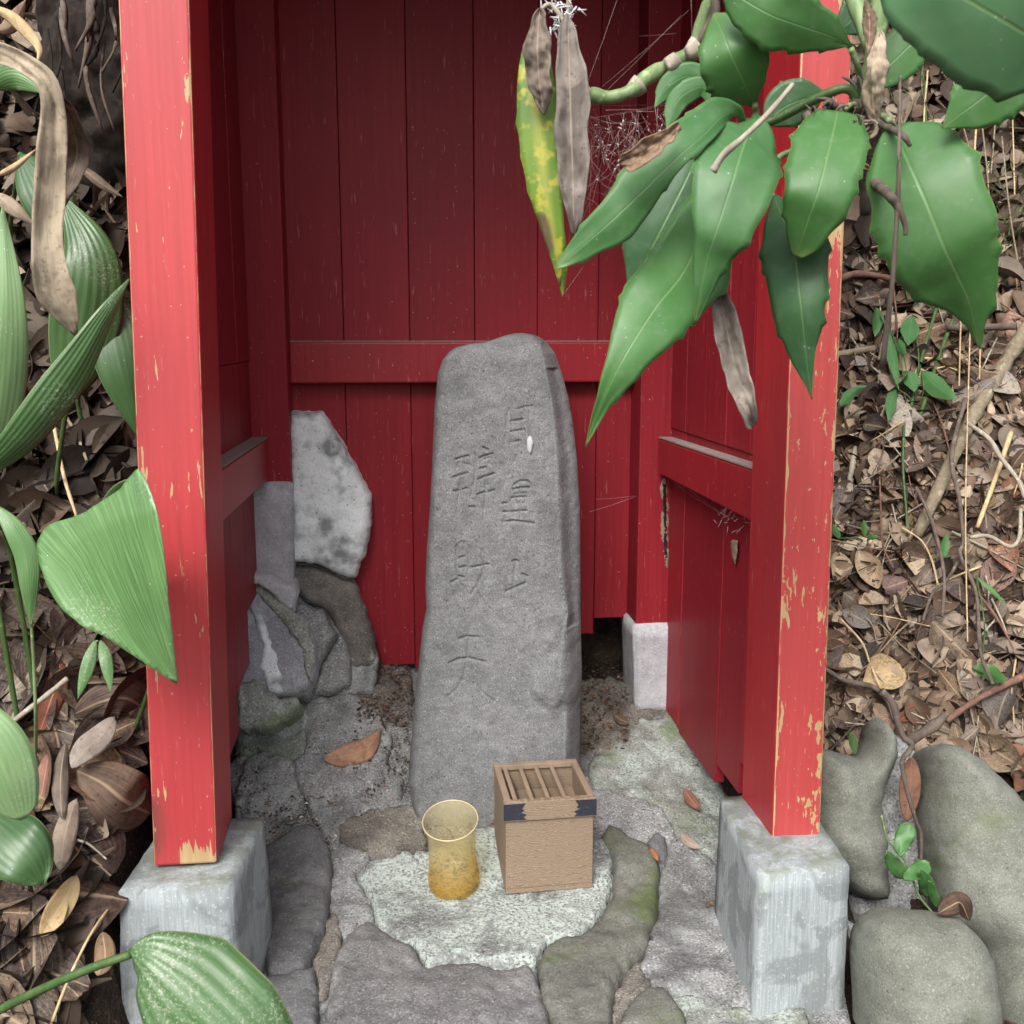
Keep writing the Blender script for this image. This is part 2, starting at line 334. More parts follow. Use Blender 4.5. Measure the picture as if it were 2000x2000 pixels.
g = G('web_silk'); MT['web'] = g.out((.62, .60, .58), .5, None, Alpha=.85)
g = G('web_dark'); MT['webd'] = g.out((.40, .30, .28), .6)
g = G('web_fluff'); MT['fluff'] = g.out((.55, .55, .56), .9)
g = G('coin_metal'); MT['coin'] = g.out((.30, .29, .29), .45, g.bump(g.noise(200, 2), .2, .001), Metallic=.7)
g = G('dust'); n = g.noise(60, 4); MT['dust'] = g.out(g.mix(n, (.16, .10, .09), (.30, .25, .23)), .95)
g = G('debris_mix'); c = g.n('Attribute', _attribute_name='tone').outputs['Color']; MT['debris'] = g.out(c, .9)
g = G('white_speck'); MT['white'] = g.out((.7, .7, .68), .6)

# ------------------------------------------------------------------ object helpers
MATS = {}                                          # object -> world matrix
def tag(o, label, cat, group=None, kind=None):
    if label: o['label'] = label
    if cat: o['category'] = cat
    if group: o['group'] = group
    if kind: o['kind'] = kind
    return o
def thing(name, loc, label, cat, group=None, rz=0):
    o = bpy.data.objects.new(name, None); C.objects.link(o); o.empty_display_size = .05
    o.location = loc; o.rotation_euler = (0, 0, rz); MATS[o] = Matrix.Translation(loc) @ Matrix.Rotation(rz, 4, 'Z')
    return tag(o, label, cat, group)
def link(name, verts, faces, mat, parent=None, uvs=None, smooth=True, cols=None, bevel=0, subd=0, solid=0):
    """verts in world space; becomes ONE mesh object (local to its parent, or with its origin at its own base)"""
    vs = [Vector(v) for v in verts]
    if parent is not None: inv = MATS[parent].inverted(); loc = None
    else:
        xs = [v.x for v in vs]; ys = [v.y for v in vs]; loc = Vector(((min(xs) + max(xs)) / 2, (min(ys) + max(ys)) / 2, min(v.z for v in vs))); inv = Matrix.Translation(-loc)
    me = bpy.data.meshes.new(name); me.from_pydata([inv @ v for v in vs], [], faces); me.update()
    if uvs is not None:
        ul = me.uv_layers.new(name='UVMap')
        for lp in me.loops: ul.data[lp.index].uv = uvs[lp.vertex_index] if len(uvs) == len(vs) else uvs[lp.index]
    if cols is not None:
        ca = me.color_attributes.new('tone', 'FLOAT_COLOR', 'POINT')
        ca.data.foreach_set('color', np.asarray(cols, np.float32).ravel())
    if smooth: me.polygons.foreach_set('use_smooth', [True] * len(me.polygons))
    me.materials.append(MT[mat] if isinstance(mat, str) else mat)
    o = bpy.data.objects.new(name, me); C.objects.link(o)
    if parent is not None: o.parent = parent; MATS[o] = MATS[parent].copy()
    else: o.location = loc; MATS[o] = Matrix.Translation(loc)
    if bevel:
        b = o.modifiers.new('bevel', 'BEVEL'); b.width = bevel; b.segments = 2; b.limit_method = 'ANGLE'
    if subd: s = o.modifiers.new('subd', 'SUBSURF'); s.levels = s.render_levels = subd
    if solid: s = o.modifiers.new('solid', 'SOLIDIFY'); s.thickness = solid; s.offset = 0
    return o
HF = [(0, 1, 5, 4), (1, 2, 6, 5), (2, 3, 7, 6), (3, 0, 4, 7), (3, 2, 1, 0), (4, 5, 6, 7)]
def hexa(name, bot, top, mat, parent=None, bevel=.003, front_only=False):
    """box from 4 bottom and 4 top corners (front-left, front-right, back-right, back-left), uv u across 0-1, v height in metres"""
    bot = [Vector(b) for b in bot]; top = [Vector(t) for t in top]
    vs = bot + top; uvs = []
    for f in HF:
        for k, i in enumerate(f):
            u = 0 if k in (0, 3) else 1
            if front_only and f != HF[0]: uvs.append((.45, vs[i].z))
            elif f in HF[:4]: uvs.append((u, vs[i].z))
            else: uvs.append((.5, vs[i].z))
    return link(name, vs, HF, mat, parent, uvs, smooth=False, bevel=bevel)
def sbox(name, u0, u1, w0, w1, z0, z1, mat, parent, bevel=.003):
    return hexa(name, [sh(u0, w0, z0), sh(u1, w0, z0), sh(u1, w1, z0), sh(u0, w1, z0)], [sh(u0, w0, z1), sh(u1, w0, z1), sh(u1, w1, z1), sh(u0, w1, z1)], mat, parent, bevel)
def smoothpath(pts, n):
    pts = [Vector(p) for p in pts]
    if len(pts) == 2: return [pts[0].lerp(pts[1], i / (n - 1)) for i in range(n)]
    P = [2 * pts[0] - pts[1]] + pts + [2 * pts[-1] - pts[-2]]; out = []
    for i in range(n):
        t = i / (n - 1) * (len(pts) - 1); k = min(int(t), len(pts) - 2); f = t - k
        a, b, c, d = P[k], P[k + 1], P[k + 2], P[k + 3]
        out.append(.5 * ((2 * b) + (c - a) * f + (2 * a - 5 * b + 4 * c - d) * f * f + (3 * b - a - 3 * c + d) * f ** 3))
    return out
def tube(pts, r0, r1, sides=7, n=None, knob=0):
    n = n or max(6, len(pts) * 5); p = smoothpath(pts, n); vs, fs = [], []
    up = Vector((.13, .31, .94)).normalized()
    for i, c in enumerate(p):
        t = (p[min(i + 1, n - 1)] - p[max(i - 1, 0)]).normalized(); a = t.cross(up)
        if a.length < .01: a = t.cross(Vector((1, 0, 0)))
        a.normalize(); b = t.cross(a); r = r0 + (r1 - r0) * i / (n - 1)
        r *= 1 + knob * noise.noise(c * 60)
        for k in range(sides):
            q = 2 * math.pi * k / sides; vs.append(c + (a * math.cos(q) + b * math.sin(q)) * r)
    for i in range(n - 1):
        for k in range(sides):
            fs.append((i * sides + k, i * sides + (k + 1) % sides, (i + 1) * sides + (k + 1) % sides, (i + 1) * sides + k))
    fs.append(tuple(range(sides))[::-1]); fs.append(tuple((n - 1) * sides + k for k in range(sides)))
    return vs, fs
def merge(parts):
    V, F = [], []
    for v, f in parts:
        o = len(V); V += v; F += [tuple(i + o for i in q) for q in f]
    return V, F
def arcpath(pts, n):
    q = smoothpath(pts, 120); L = [0]
    for i in range(1, 120): L.append(L[-1] + (q[i] - q[i - 1]).length)
    out = []; k = 0
    for i in range(n):
        d = L[-1] * i / (n - 1)
        while k < 118 and L[k + 1] < d: k += 1
        f = (d - L[k]) / max(1e-9, L[k + 1] - L[k]); out.append(q[k].lerp(q[k + 1], min(1, f)))
    return out
def leafmesh(mid, hw, roll=0, fold=.15, ser=0, prof='aucuba', n=26, m=9, wave=.0, seed=0, curl=0, lr=None, twist=0, crumple=0):
    """mid: 3D midrib points base->tip, hw: half width in metres; roll: turn about the midrib; lr: [(t, left, right)] half widths as fractions of hw"""
    p = arcpath(mid, n); V, F, U = [], [], []
    rr = random.Random(seed); ph = rr.random() * 6
    teeth = [[rr.uniform(.25, .92) for _ in range(rr.randint(3, 5))] for _ in range(2)] if ser else [[], []]
    if lr: lt = [q[0] for q in lr]; ll = [q[1] for q in lr]; rl = [q[2] for q in lr]
    for i, c in enumerate(p):
        t = i / (n - 1); tan = (p[min(i + 1, n - 1)] - p[max(i - 1, 0)]).normalized()
        view = (c - CAMP).normalized(); s = tan.cross(view)
        if s.length < .05: s = tan.cross(Vector((0, 0, 1)))
        s.normalize(); rm = Matrix.Rotation(roll + twist * (t - .5), 3, tan); s = rm @ s; nn = s.cross(tan).normalized()   # nn towards the camera side
        if nn.dot(view) > 0: nn = -nn
        if lr: wl_, wr_ = max(.012, float(np.interp(t, lt, ll)) * (1 + .09 * noise.noise(Vector((t * 9, 0, seed))))), max(.012, float(np.interp(t, lt, rl)) * (1 + .09 * noise.noise(Vector((t * 9, 7, seed)))))
        else:
            if prof == 'aucuba': wf = math.sin(math.pi * min(1, t ** .92)) ** .72 * (1 if t < .8 else 1 - .45 * (t - .8) / .2)
            elif prof == 'ell': wf = math.sin(math.pi * t) ** .6
            elif prof == 'lance': wf = math.sin(math.pi * t ** .8) ** .9
            elif prof == 'fan': wf = (t ** .5) * (1 - t ** 4) ** .5 * 1.1
            else: wf = prof(t)
            wl_ = wr_ = max(wf, .015)
        if crumple: wl_ *= 1 + .45 * crumple * noise.noise(Vector((t * 7, 1.5, seed))); wr_ *= 1 + .45 * crumple * noise.noise(Vector((t * 7, 4.5, seed)))
        for j in range(m):
            v = j / (m - 1) * 2 - 1; wf = wl_ if v < 0 else wr_; add = 0
            if ser and abs(v) > .8:
                for q in teeth[0 if v < 0 else 1]:
                    if 0 <= q - t < .055: add = ser * (1 - (q - t) / .055) * (abs(v) - .8) / .2 * .62
            ofs = v * hw * (wf + add)
            h = -fold * abs(v) ** 1.3 * hw * wf + wave * hw * math.sin(t * 11 + ph + v * 2) * abs(v) - curl * hw * (v * v) + .02 * hw * noise.noise(Vector((t * 5, v * 2, seed))) + (crumple * hw * (.5 * noise.noise(Vector((t * 6, v * 1.8, seed + 3))) + .3 * noise.noise(Vector((t * 15, v * 4, seed + 9)))) if crumple else 0)
            V.append(c + s * ofs + nn * h); U.append((t, (v + 1) / 2))
    for i in range(n - 1):
        for j in range(m - 1):
            a = i * m + j; F.append((a, a + 1, a + m + 1, a + m))
    return V, F, U
def leaf(name, px, hwpx, mat, parent, Y=None, **kw):
    """px: [(x,y,Y)...] photo points of the midrib with their distance"""
    mid = [at(*q) for q in px]
    if kw.get('lr'): kw = dict(kw); kw['lr'] = [(t, l / hwpx, r / hwpx) for t, l, r in kw['lr']]
    zc = sum((q - CAMP).dot(Vector((0, CP, -SP))) for q in mid) / len(mid)
    V, F, U = leafmesh(mid, hwpx * zc / 2000, **kw)
    return link(name, V, F, mat, parent, U, solid=.0009)
def inside(poly, pts):
    x, y = pts[:, 0], pts[:, 1]; r = np.zeros(len(pts), bool); n = len(poly)
    for i in range(n):
        x1, y1 = poly[i]; x2, y2 = poly[(i + 1) % n]
        if y1 == y2: continue
        c = ((y1 > y) != (y2 > y)) & (x < (x2 - x1) * (y - y1) / (y2 - y1) + x1); r ^= c
    return r
def edist(poly, pts):
    d = np.full(len(pts), 1e9); n = len(poly)
    for i in range(n):
        a = np.array(poly[i]); b = np.array(poly[(i + 1) % n]); ab = b - a; L = (ab ** 2).sum() + 1e-9
        t = np.clip(((pts - a) @ ab) / L, 0, 1); d = np.minimum(d, np.sqrt(((pts - a - t[:, None] * ab) ** 2).sum(1)))
    return d
def polyfill(poly, step=8, rough=2.0, seed=0, grow=0):
    """resample an outline with a rough edge and fill it with a triangle mesh; returns 2D pts, tris, edge distance, boundary count"""
    P = np.array(poly, float); out = []
    for i in range(len(P)):
        a, b = P[i], P[(i + 1) % len(P)]; L = np.linalg.norm(b - a); k = max(1, int(L / step))
        for q in range(k): out.append(a + (b - a) * q / k)
    out = np.array(out); cen = out.mean(0)
    # round the corners, then roughen
    for _ in range(1): out = .25 * np.roll(out, 1, 0) + .5 * out + .25 * np.roll(out, -1, 0)
    for i in range(len(out)):
        nx = noise.noise(Vector((out[i][0] * .05, out[i][1] * .05, seed))) + .6 * noise.noise(Vector((out[i][0] * .14, out[i][1] * .14, seed + 5)))
        ny = noise.noise(Vector((out[i][0] * .05, out[i][1] * .05, seed + 9))) + .6 * noise.noise(Vector((out[i][0] * .14, out[i][1] * .14, seed + 15)))
        nx += .4 * noise.noise(Vector((out[i][0] * .37, out[i][1] * .37, seed + 21))); ny += .4 * noise.noise(Vector((out[i][0] * .37, out[i][1] * .37, seed + 27)))
        out[i] += np.array([nx, ny]) * rough * 2
    if grow:
        tg = np.roll(out, -1, 0) - np.roll(out, 1, 0); nm = np.stack([tg[:, 1], -tg[:, 0]], 1) / (np.linalg.norm(tg, axis=1)[:, None] + 1e-9)
        ar = (out[:, 0] * np.roll(out[:, 1], -1) - np.roll(out[:, 0], -1) * out[:, 1]).sum()
        out = out + nm * (grow if ar > 0 else -grow)
    nb = len(out); lo, hi = out.min(0), out.max(0)
    gx = np.arange(lo[0], hi[0], step); gy = np.arange(lo[1], hi[1], step * .87)
    pts = np.array([(x + (step / 2 if j % 2 else 0), y) for j, y in enumerate(gy) for x in gx])
    if len(pts):
        pts = pts[inside(out, pts)]
        if len(pts): pts = pts[edist(out, pts) > step * .45]
    allp = np.vstack([out, pts]) if len(pts) else out
    r = geometry.delaunay_2d_cdt([Vector(p) for p in allp], [], [list(range(nb))], 1, 1e-4)
    v2 = np.array([tuple(v) for v in r[0]]); tris = [tuple(f) for f in r[2]]
    bmap = r[3]; bidx = [None] * nb
    for i, l in enumerate(bmap):
        for o in l:
            if o < nb: bidx[o] = i
    bidx = [b for b in bidx if b is not None]
    return v2, tris, edist(out, v2), bidx
def slab(name, poly, mat, parent, surf, h=.012, edge=14, skirt=.05, bump=.004, dome=0, step=6.5, rough=2, seed=0, label=None, nscale=18, base=0, grow=0):
    """a stone or mortar piece: outline on a surface, raised by h with rounded edges, sides going down by skirt"""
    v2, tris, d, bi = polyfill(poly, step, rough, seed, grow)
    P, N = surf(v2); dm = d.max() + 1e-6
    V = []
    for i in range(len(v2)):
        q = min(1, d[i] / edge); prof = math.sqrt(max(0, 1 - (1 - q) ** 2)); p = Vector(P[i])
        hh = base + h * prof + dome * math.sqrt(max(0, 1 - (1 - d[i] / dm) ** 2)) + bump * prof * (noise.noise(p * nscale + Vector((seed, 0, 0))) + .5 * noise.noise(p * nscale * 2.7) + .25 * noise.noise(p * nscale * 6))
        V.append(p + Vector(N[i]) * hh)
    nb = len(V); ring = []
    for i in bi: ring.append(len(V)); V.append(Vector(P[i]) - Vector(N[i]) * skirt)
    # orientation of triangles
    F = []
    for t in tris:
        a, b, c = (V[k] for k in t[:3]); nn = (b - a).cross(c - a)
        F.append(t if nn.dot(Vector(N[t[0]])) > 0 else t[::-1])
    for k in range(len(bi)):
        a, b = bi[k], bi[(k + 1) % len(bi)]; F.append((a, b, ring[(k + 1) % len(bi)], ring[k]))
    o = link(name, V, F, mat, parent)
    bm = bmesh.new(); bm.from_mesh(o.data); bmesh.ops.recalc_face_normals(bm, faces=bm.faces); bm.to_mesh(o.data); bm.free()
    if label: o['label'] = label
    return o
def floor_surf(v2):
    P = onfloor(v2); return P, np.tile([0, 0, 1.0], (len(P), 1))
def plane_surf(a, b=0, c=0):
    nn = Vector((c, -1, b)).normalized()          # faces the camera
    def f(v2):
        P = np.array([onp(x, y, a, b, c) for x, y in v2]); return P, np.tile(list(nn), (len(P), 1))
    return f
def pillow(name, poly, mat, parent, a, b, front, backd, step=10, seed=0, bump=.012, rough=1.5, ns=9):
    """boulder with a closed volume: outline on an inclined plane, rounded towards the viewer and away from him"""
    v2, tris, d, bi = polyfill(poly, step, rough, seed); P, N = plane_surf(a, b)(v2); dm = d.max(); nn = Vector(N[0])
    V, W_ = [], []
    bs = set(bi)
    for i in range(len(v2)):
        q = math.sqrt(max(0, 1 - (1 - min(1, d[i] / (dm * .85))) ** 2)); p = Vector(P[i])
        nz = bump * q * (noise.noise(p * ns + Vector((seed, 3, 1))) + .5 * noise.noise(p * ns * 2.3) + .2 * noise.noise(p * ns * 6) + .10 * noise.noise(p * ns * 15))
        V.append(p + nn * (front * q + nz)); W_.append(p - nn * backd * q)
    n = len(V); idx = {}
    for i in range(n):
        if i in bs: idx[i] = i
        else: idx[i] = len(V); V.append(W_[i])
    F = []
    for t in tris:
        A, B, Cc = (V[k] for k in t[:3]); q = (B - A).cross(Cc - A); f = t if q.dot(nn) > 0 else t[::-1]
        F.append(f); F.append(tuple(idx[k] for k in f[::-1]))
    return link(name, V, F, mat, parent)

# ================================================================== THE SETTING
# ------------------------------------------------------------------ ground: one sheet, fine near the shrine, far to the horizon
def axis(lo, hi, s, far):
    a = list(np.arange(lo, hi + 1e-6, s)); k = s; x = hi
    while x < far: k *= 1.35; x += k; a.append(x)
    k = s; x = lo; pre = []
    while x > -far: k *= 1.35; x -= k; pre.append(x)
    return np.array(pre[::-1] + a)
gx, gy = axis(-2.4, 2.4, .028, 60), axis(.9, 4.2, .028, 60)
GX, GY = np.meshgrid(gx, gy); GZ = terr(GX, GY)
nxg, nyg = len(gx), len(gy)
gv = np.stack([GX, GY, GZ], -1).reshape(-1, 3)
gf = [(j * nxg + i, j * nxg + i + 1, (j + 1) * nxg + i + 1, (j + 1) * nxg + i) for j in range(nyg - 1) for i in range(nxg - 1)]
ground = link('ground', gv.tolist(), gf, 'soil'); ground['kind'] = 'structure'

# ------------------------------------------------------------------ stone floor: fitted stones and mortar patches, each a piece of its own
floor = bpy.data.objects.new('stone_floor', None); C.objects.link(floor); floor.location = (0, 1.7, 0); MATS[floor] = Matrix.Translation((0, 1.7, 0)); floor['kind'] = 'structure'
ZA = lambda pts: zpts(440, 1300, 2.761, pts)
ZB = lambda pts: zpts(1050, 1350, 2.972, pts)
def fs(name, poly, mat, **kw):
    kw.setdefault('grow', 3.4 if name == 'mortar_patch' else 2.0); kw.setdefault('seed', len(floor.children) * 3.7 + 1); return slab(name, poly, mat, floor, floor_surf, **kw)
fs('mortar_bed', [(440, 1500), (560, 1370), (640, 1320), (700, 1285), (1000, 1300), (1330, 1380), (1425, 1560), (1520, 1760), (1640, 1900), (1680, 2080), (480, 2080), (500, 1640)], 'mortar', h=.001, edge=4, base=-.0065, rough=1, bump=.004, nscale=40, step=12)
fs('paving_stone', ZA([(205, 1010), (330, 935), (400, 890), (480, 890), (530, 940), (560, 1010), (578, 1100), (572, 1200), (560, 1330), (540, 1430), (510, 1530), (460, 1600), (440, 1660), (240, 1700), (200, 1550), (190, 1350), (190, 1200)]), 'dark_stone', h=0.0161, edge=16, dome=.012, bump=.006)
fs('paving_stone', ZA([(190, 1712), (440, 1672), (468, 1648), (490, 1700), (500, 1770), (497, 2000), (120, 2000), (150, 1780)]), 'dark_stone', h=0.0124, edge=13, dome=.008)
fs('mortar_patch', ZA([(575, 1345), (600, 1350), (630, 1470), (610, 1560), (590, 1650), (565, 1720), (545, 1795), (505, 1800), (498, 1690), (470, 1612), (515, 1535), (545, 1430)]), 'mortar_brown', h=0.0074, edge=4, rough=3)
fs('mortar_patch', ZA([(570, 990), (640, 970), (740, 1020), (790, 1030), (700, 1100), (690, 1180), (760, 1250), (800, 1330), (790, 1380), (740, 1398), (690, 1440), (630, 1475), (625, 1440), (600, 1350), (580, 1330), (570, 1200), (585, 1100)]), 'mortar', h=0.0074, edge=4, rough=3)
fs('cement_patch', [(700, 1718), (735, 1690), (800, 1672), (840, 1668), (905, 1640), (960, 1620), (1040, 1612), (1150, 1625), (1185, 1655), (1198, 1680), (1192, 1715), (1196, 1745), (1185, 1770), (1170, 1798), (1150, 1815), (1122, 1836), (1095, 1833), (1065, 1843), (1055, 1860), (1047, 1896), (1030, 1884), (1010, 1884), (985, 1893), (950, 1885), (910, 1879), (870, 1882), (834, 1893), (817, 1866), (800, 1851), (775, 1836), (750, 1820), (731, 1800), (722, 1760)], 'patch', h=0.0112, edge=4, rough=3.5, bump=.005, step=7)
fs('paving_stone', [(672, 1842), (694, 1829), (708, 1815), (726, 1809), (748, 1826), (766, 1842), (799, 1855), (815, 1872), (826, 1898), (835, 1906), (870, 1894), (910, 1891), (985, 1906), (1030, 1897), (1044, 1909), (1054, 1934), (1060, 1964), (1073, 1994), (1088, 2060), (640, 2060), (640, 1960), (650, 1900), (660, 1870)], 'front_stone', h=0.0149, edge=19, dome=.01, bump=.006)
fs('paving_stone', ZB([(370, 830), (420, 800), (480, 830), (560, 880), (610, 895), (650, 930), (700, 1000), (715, 1060), (700, 1150), (705, 1250), (690, 1340), (655, 1400), (640, 1500), (580, 1560), (520, 1640), (470, 1720), (440, 1800), (430, 1900), (420, 2100), (100, 2100), (40, 1880), (10, 1760), (5, 1620), (45, 1505), (90, 1480), (150, 1450), (220, 1460), (285, 1425), (368, 1352), (415, 1250), (442, 1190), (438, 1100), (446, 990), (400, 940), (365, 880)]), 'green_stone', h=0.0149, edge=16, dome=.008, bump=.006)
fs('paving_stone', ZB([(632, 885), (680, 842), (740, 852), (753, 900), (748, 978), (715, 996), (664, 928)]), 'dark_stone', h=0.0099, edge=6)
fs('mortar_patch', ZB([(764, 890), (810, 882), (900, 940), (1040, 1010), (1060, 1150), (1080, 1350), (1150, 1560), (1250, 1740), (1270, 1850), (1100, 1845), (800, 1755), (660, 1715), (604, 1600), (654, 1480), (664, 1392), (699, 1342), (713, 1250), (710, 1150), (724, 1060), (760, 982)]), 'mortar', h=0.0105, edge=4, rough=2.5, bump=.008)
fs('mortar_patch', ZB([(200, 640), (330, 590), (480, 604), (620, 634), (716, 700), (776, 790), (786, 866), (740, 841), (680, 831), (615, 884), (560, 868), (480, 818), (420, 792), (340, 790), (200, 800)]), 'mortar', h=0.0087, edge=4, rough=2.5, bump=.007)
fs('mortar_patch', ZB([(300, 420), (420, 330), (500, 320), (600, 170), (780, 160), (860, 250), (940, 390), (1040, 540), (1090, 640), (1100, 760), (1070, 900), (1040, 960), (900, 932), (812, 872), (792, 780), (722, 690), (622, 626), (480, 596), (330, 575)]), 'mortar_green', h=0.0081, edge=4, rough=3, bump=.010, nscale=24)
fs('mortar_patch', ZB([(564, 1575), (602, 1612), (658, 1722), (560, 1800), (490, 1900), (440, 1930), (436, 1850), (484, 1722)]), 'mortar_brown', h=0.0074, edge=4, rough=3)
fs('paving_stone', ZB([(490, 1915), (560, 1815), (650, 1745), (740, 1765), (806, 1850), (856, 1932), (870, 2080), (440, 2080)]), 'green_stone', h=0.0136, edge=13, dome=.008)
fs('mortar_patch', ZB([(762, 1762), (1100, 1856), (1290, 1880), (1560, 1870), (1600, 2080), (882, 2080), (862, 1932), (818, 1850)]), 'mortar_green', h=0.0074, edge=4, rough=3, bump=.007)
fs('mortar_patch', ZA([(462, 130), (560, 110), (640, 126), (740, 210), (830, 290), (900, 400), (870, 520), (940, 600), (945, 735), (880, 755), (780, 785), (690, 795), (640, 845), (608, 928), (560, 955), (520, 900), (444, 740), (394, 650), (374, 540), (444, 480), (440, 360), (445, 250)]), 'mortar', h=0.0081, edge=4, rough=3, bump=.012, nscale=22)
fs('mortar_patch', ZA([(642, 845), (760, 805), (900, 775), (985, 750), (1055, 785), (1062, 900), (1092, 1000), (1080, 1020), (900, 1050), (785, 1022), (742, 992), (645, 955), (617, 922)]), 'mortar_brown', h=0.0087, edge=4, rough=3.5, bump=.006)
fs('mortar_patch', ZA([(110, 522), (200, 484), (310, 503), (362, 522), (382, 640), (330, 720), (240, 800), (170, 790), (60, 760), (70, 680)]), 'mortar', h=0.0087, edge=4, rough=3.5, bump=.010, nscale=26)
fs('mortar_patch', ZA([(60, 350), (150, 250), (330, 215), (400, 160), (455, 190), (438, 330), (440, 470), (366, 505), (200, 465), (100, 470)]), 'mortar_green', h=0.0081, edge=4, rough=3, bump=.012, nscale=24)
fs('mortar_patch', ZA([(520, 20), (680, 0), (820, 40), (1000, 60), (1010, 180), (900, 200), (830, 270), (745, 200), (645, 118), (520, 100)]), 'mortar_brown', h=0.0050, edge=4, rough=3, bump=.012, nscale=26)
fs('mortar_patch', [(1135, 1330), (1240, 1330), (1330, 1400), (1260, 1420), (1225, 1455), (1180, 1470), (1135, 1470)], 'mortar_brown', h=0.0037, edge=4, rough=3, bump=.012, nscale=26)

# the floor goes on in front of the picture's lower edge
for k, q in enumerate(([(440, 2075), (632, 2078), (640, 2480), (400, 2460)], [(655, 2078), (1080, 2078), (1060, 2560), (680, 2540)], [(1096, 2115), (1395, 2100), (1425, 2500), (1080, 2540)], [(1412, 2098), (1700, 2098), (1760, 2470), (1445, 2470)])):
    fs('paving_stone', q, ('dark_stone', 'front_stone', 'green_stone', 'dark_stone')[k], h=.015, edge=16, dome=.008, step=18)
# crumbs of soil, grit and leaf fragments lying in the joints and hollows
def crumbs(name, regions, label, seed):
    rr = random.Random(seed); V, F, K = [], [], []
    for (x0, y0, x1, y1, n, smin, smax, pal) in regions:
        px = [(rr.uniform(x0, x1), rr.uniform(y0, y1)) for _ in range(n)]
        P = onfloor(px)
        for p in P:
            s = rr.uniform(smin, smax) * rr.uniform(.5, 1); c = rr.choice(pal); k = rr.uniform(.6, 1.2); o = len(V)
            M = Matrix.Rotation(rr.uniform(0, 6.28), 3, 'Z') @ Matrix.Rotation(rr.uniform(-.6, .6), 3, 'X')
            for q in ((-1, -.6, 0), (1, -.5, .1), (.8, .6, 0), (-.7, .7, .1), (.1, 0, .8)):
                V.append(Vector(p) + M @ Vector(q) * s + Vector((0, 0, .004 + smin))); K.append((c[0] * k, c[1] * k, c[2] * k, 1))
            F += [(o, o + 1, o + 4), (o + 1, o + 2, o + 4), (o + 2, o + 3, o + 4), (o + 3, o, o + 4), (o + 3, o + 2, o + 1, o)]
    return tag(link(name, V, F, 'debris', None, smooth=False, cols=K), label, 'debris', kind='stuff')
brown = [(.09, .055, .035), (.05, .032, .022), (.14, .08, .05), (.20, .12, .07), (.03, .02, .016)]
grit = brown + [(.3, .29, .27), (.22, .21, .2), (.4, .38, .35)]
crumbs('soil_crumbs', [(700, 1290, 805, 1420, 650, .002, .006, brown), (690, 1400, 800, 1570, 400, .002, .005, brown), (515, 1560, 660, 1665, 500, .002, .005, grit), (1135, 1300, 1230, 1470, 420, .002, .006, brown), (1140, 1400, 1420, 1650, 160, .0015, .004, grit), (600, 1350, 1000, 1660, 200, .0015, .004, grit), (460, 1440, 530, 1600, 160, .002, .005, brown), (830, 1580, 990, 1680, 220, .002, .005, brown), (1180, 1650, 1420, 1960, 130, .001, .003, grit)],
       'brown soil crumbs and grit lying in the hollows of the stone floor', 3)

# ------------------------------------------------------------------ rock and cement bulging into the shrine's rear left corner
ZO = lambda pts: zpts(450, 750, 3.22, pts)
oc = thing('rock_outcrop', sh(-.25, 2.2, .2), 'outcrop of mossy rocks and white stained cement in the rear left corner', 'rock')
slab('mortar_bed', ZO([(20, 1180), (440, 1100), (780, 1210), (850, 1400), (930, 1740), (900, 1960), (500, 2000), (20, 2100)]), 'mortar', oc, plane_surf(2.115, .46, SN / CS), h=.012, edge=8, skirt=.1, bump=.012, seed=1, nscale=24)
slab('cement_patch', ZO([(370, 176), (580, 180), (625, 250), (700, 370), (790, 520), (855, 650), (895, 740), (900, 830), (880, 930), (850, 1080), (815, 1140), (790, 1225), (700, 1210), (560, 1130), (440, 1120), (370, 1120)]), 'white_cement', oc, plane_surf(2.30, .0, SN / CS), h=.03, edge=26, skirt=.12, bump=.006, step=7, rough=2, seed=2, label='white cement patch with black stains')
slab('rock', ZO([(380, 1140), (440, 1135), (560, 1150), (700, 1220), (790, 1250), (850, 1400), (900, 1580), (940, 1720), (900, 1800), (740, 1800), (690, 1600), (600, 1430), (500, 1400), (380, 1300)]), 'dark_rock', oc, plane_surf(2.17, .30, SN / CS), h=.03, edge=30, skirt=.15, bump=.010, seed=4, label='dark brown rock')
slab('mortar_patch', ZO([(380, 1350), (480, 1390), (600, 1425), (640, 1520), (690, 1570), (650, 1640), (560, 1800), (540, 1900), (500, 2000), (380, 2000)]), 'mortar', oc, plane_surf(2.07, .50, SN / CS), h=.03, edge=16, skirt=.15, bump=.008, seed=5)
slab('mortar_patch', ZO([(695, 1565), (735, 1612), (765, 1720), (760, 1800), (760, 1900), (640, 1960), (510, 1960), (560, 1800), (645, 1640)]), 'mortar', oc, plane_surf(2.08, .50, SN / CS), h=.02, edge=14, skirt=.15, bump=.006, seed=6)
OB = plane_surf(1.975, .58, SN / CS)
slab('rock', ZO([(20, 1262), (200, 1262), (300, 1362), (400, 1448), (480, 1460), (530, 1600), (548, 1740), (520, 1870), (470, 1930), (300, 1980), (20, 1960)]), 'moss_rock', oc, OB, h=.024, edge=34, skirt=.2, bump=.005, seed=8, label='rounded grey boulder with a green moss edge')
slab('moss_band', ZO([(60, 1272), (200, 1268), (300, 1366), (400, 1452), (476, 1470), (522, 1600), (538, 1740), (505, 1880), (475, 1800), (448, 1670), (385, 1570), (285, 1450), (190, 1350), (60, 1330)]), 'moss', oc, OB, h=.006, base=.0235, edge=14, skirt=.03, bump=.006, seed=12, rough=3)
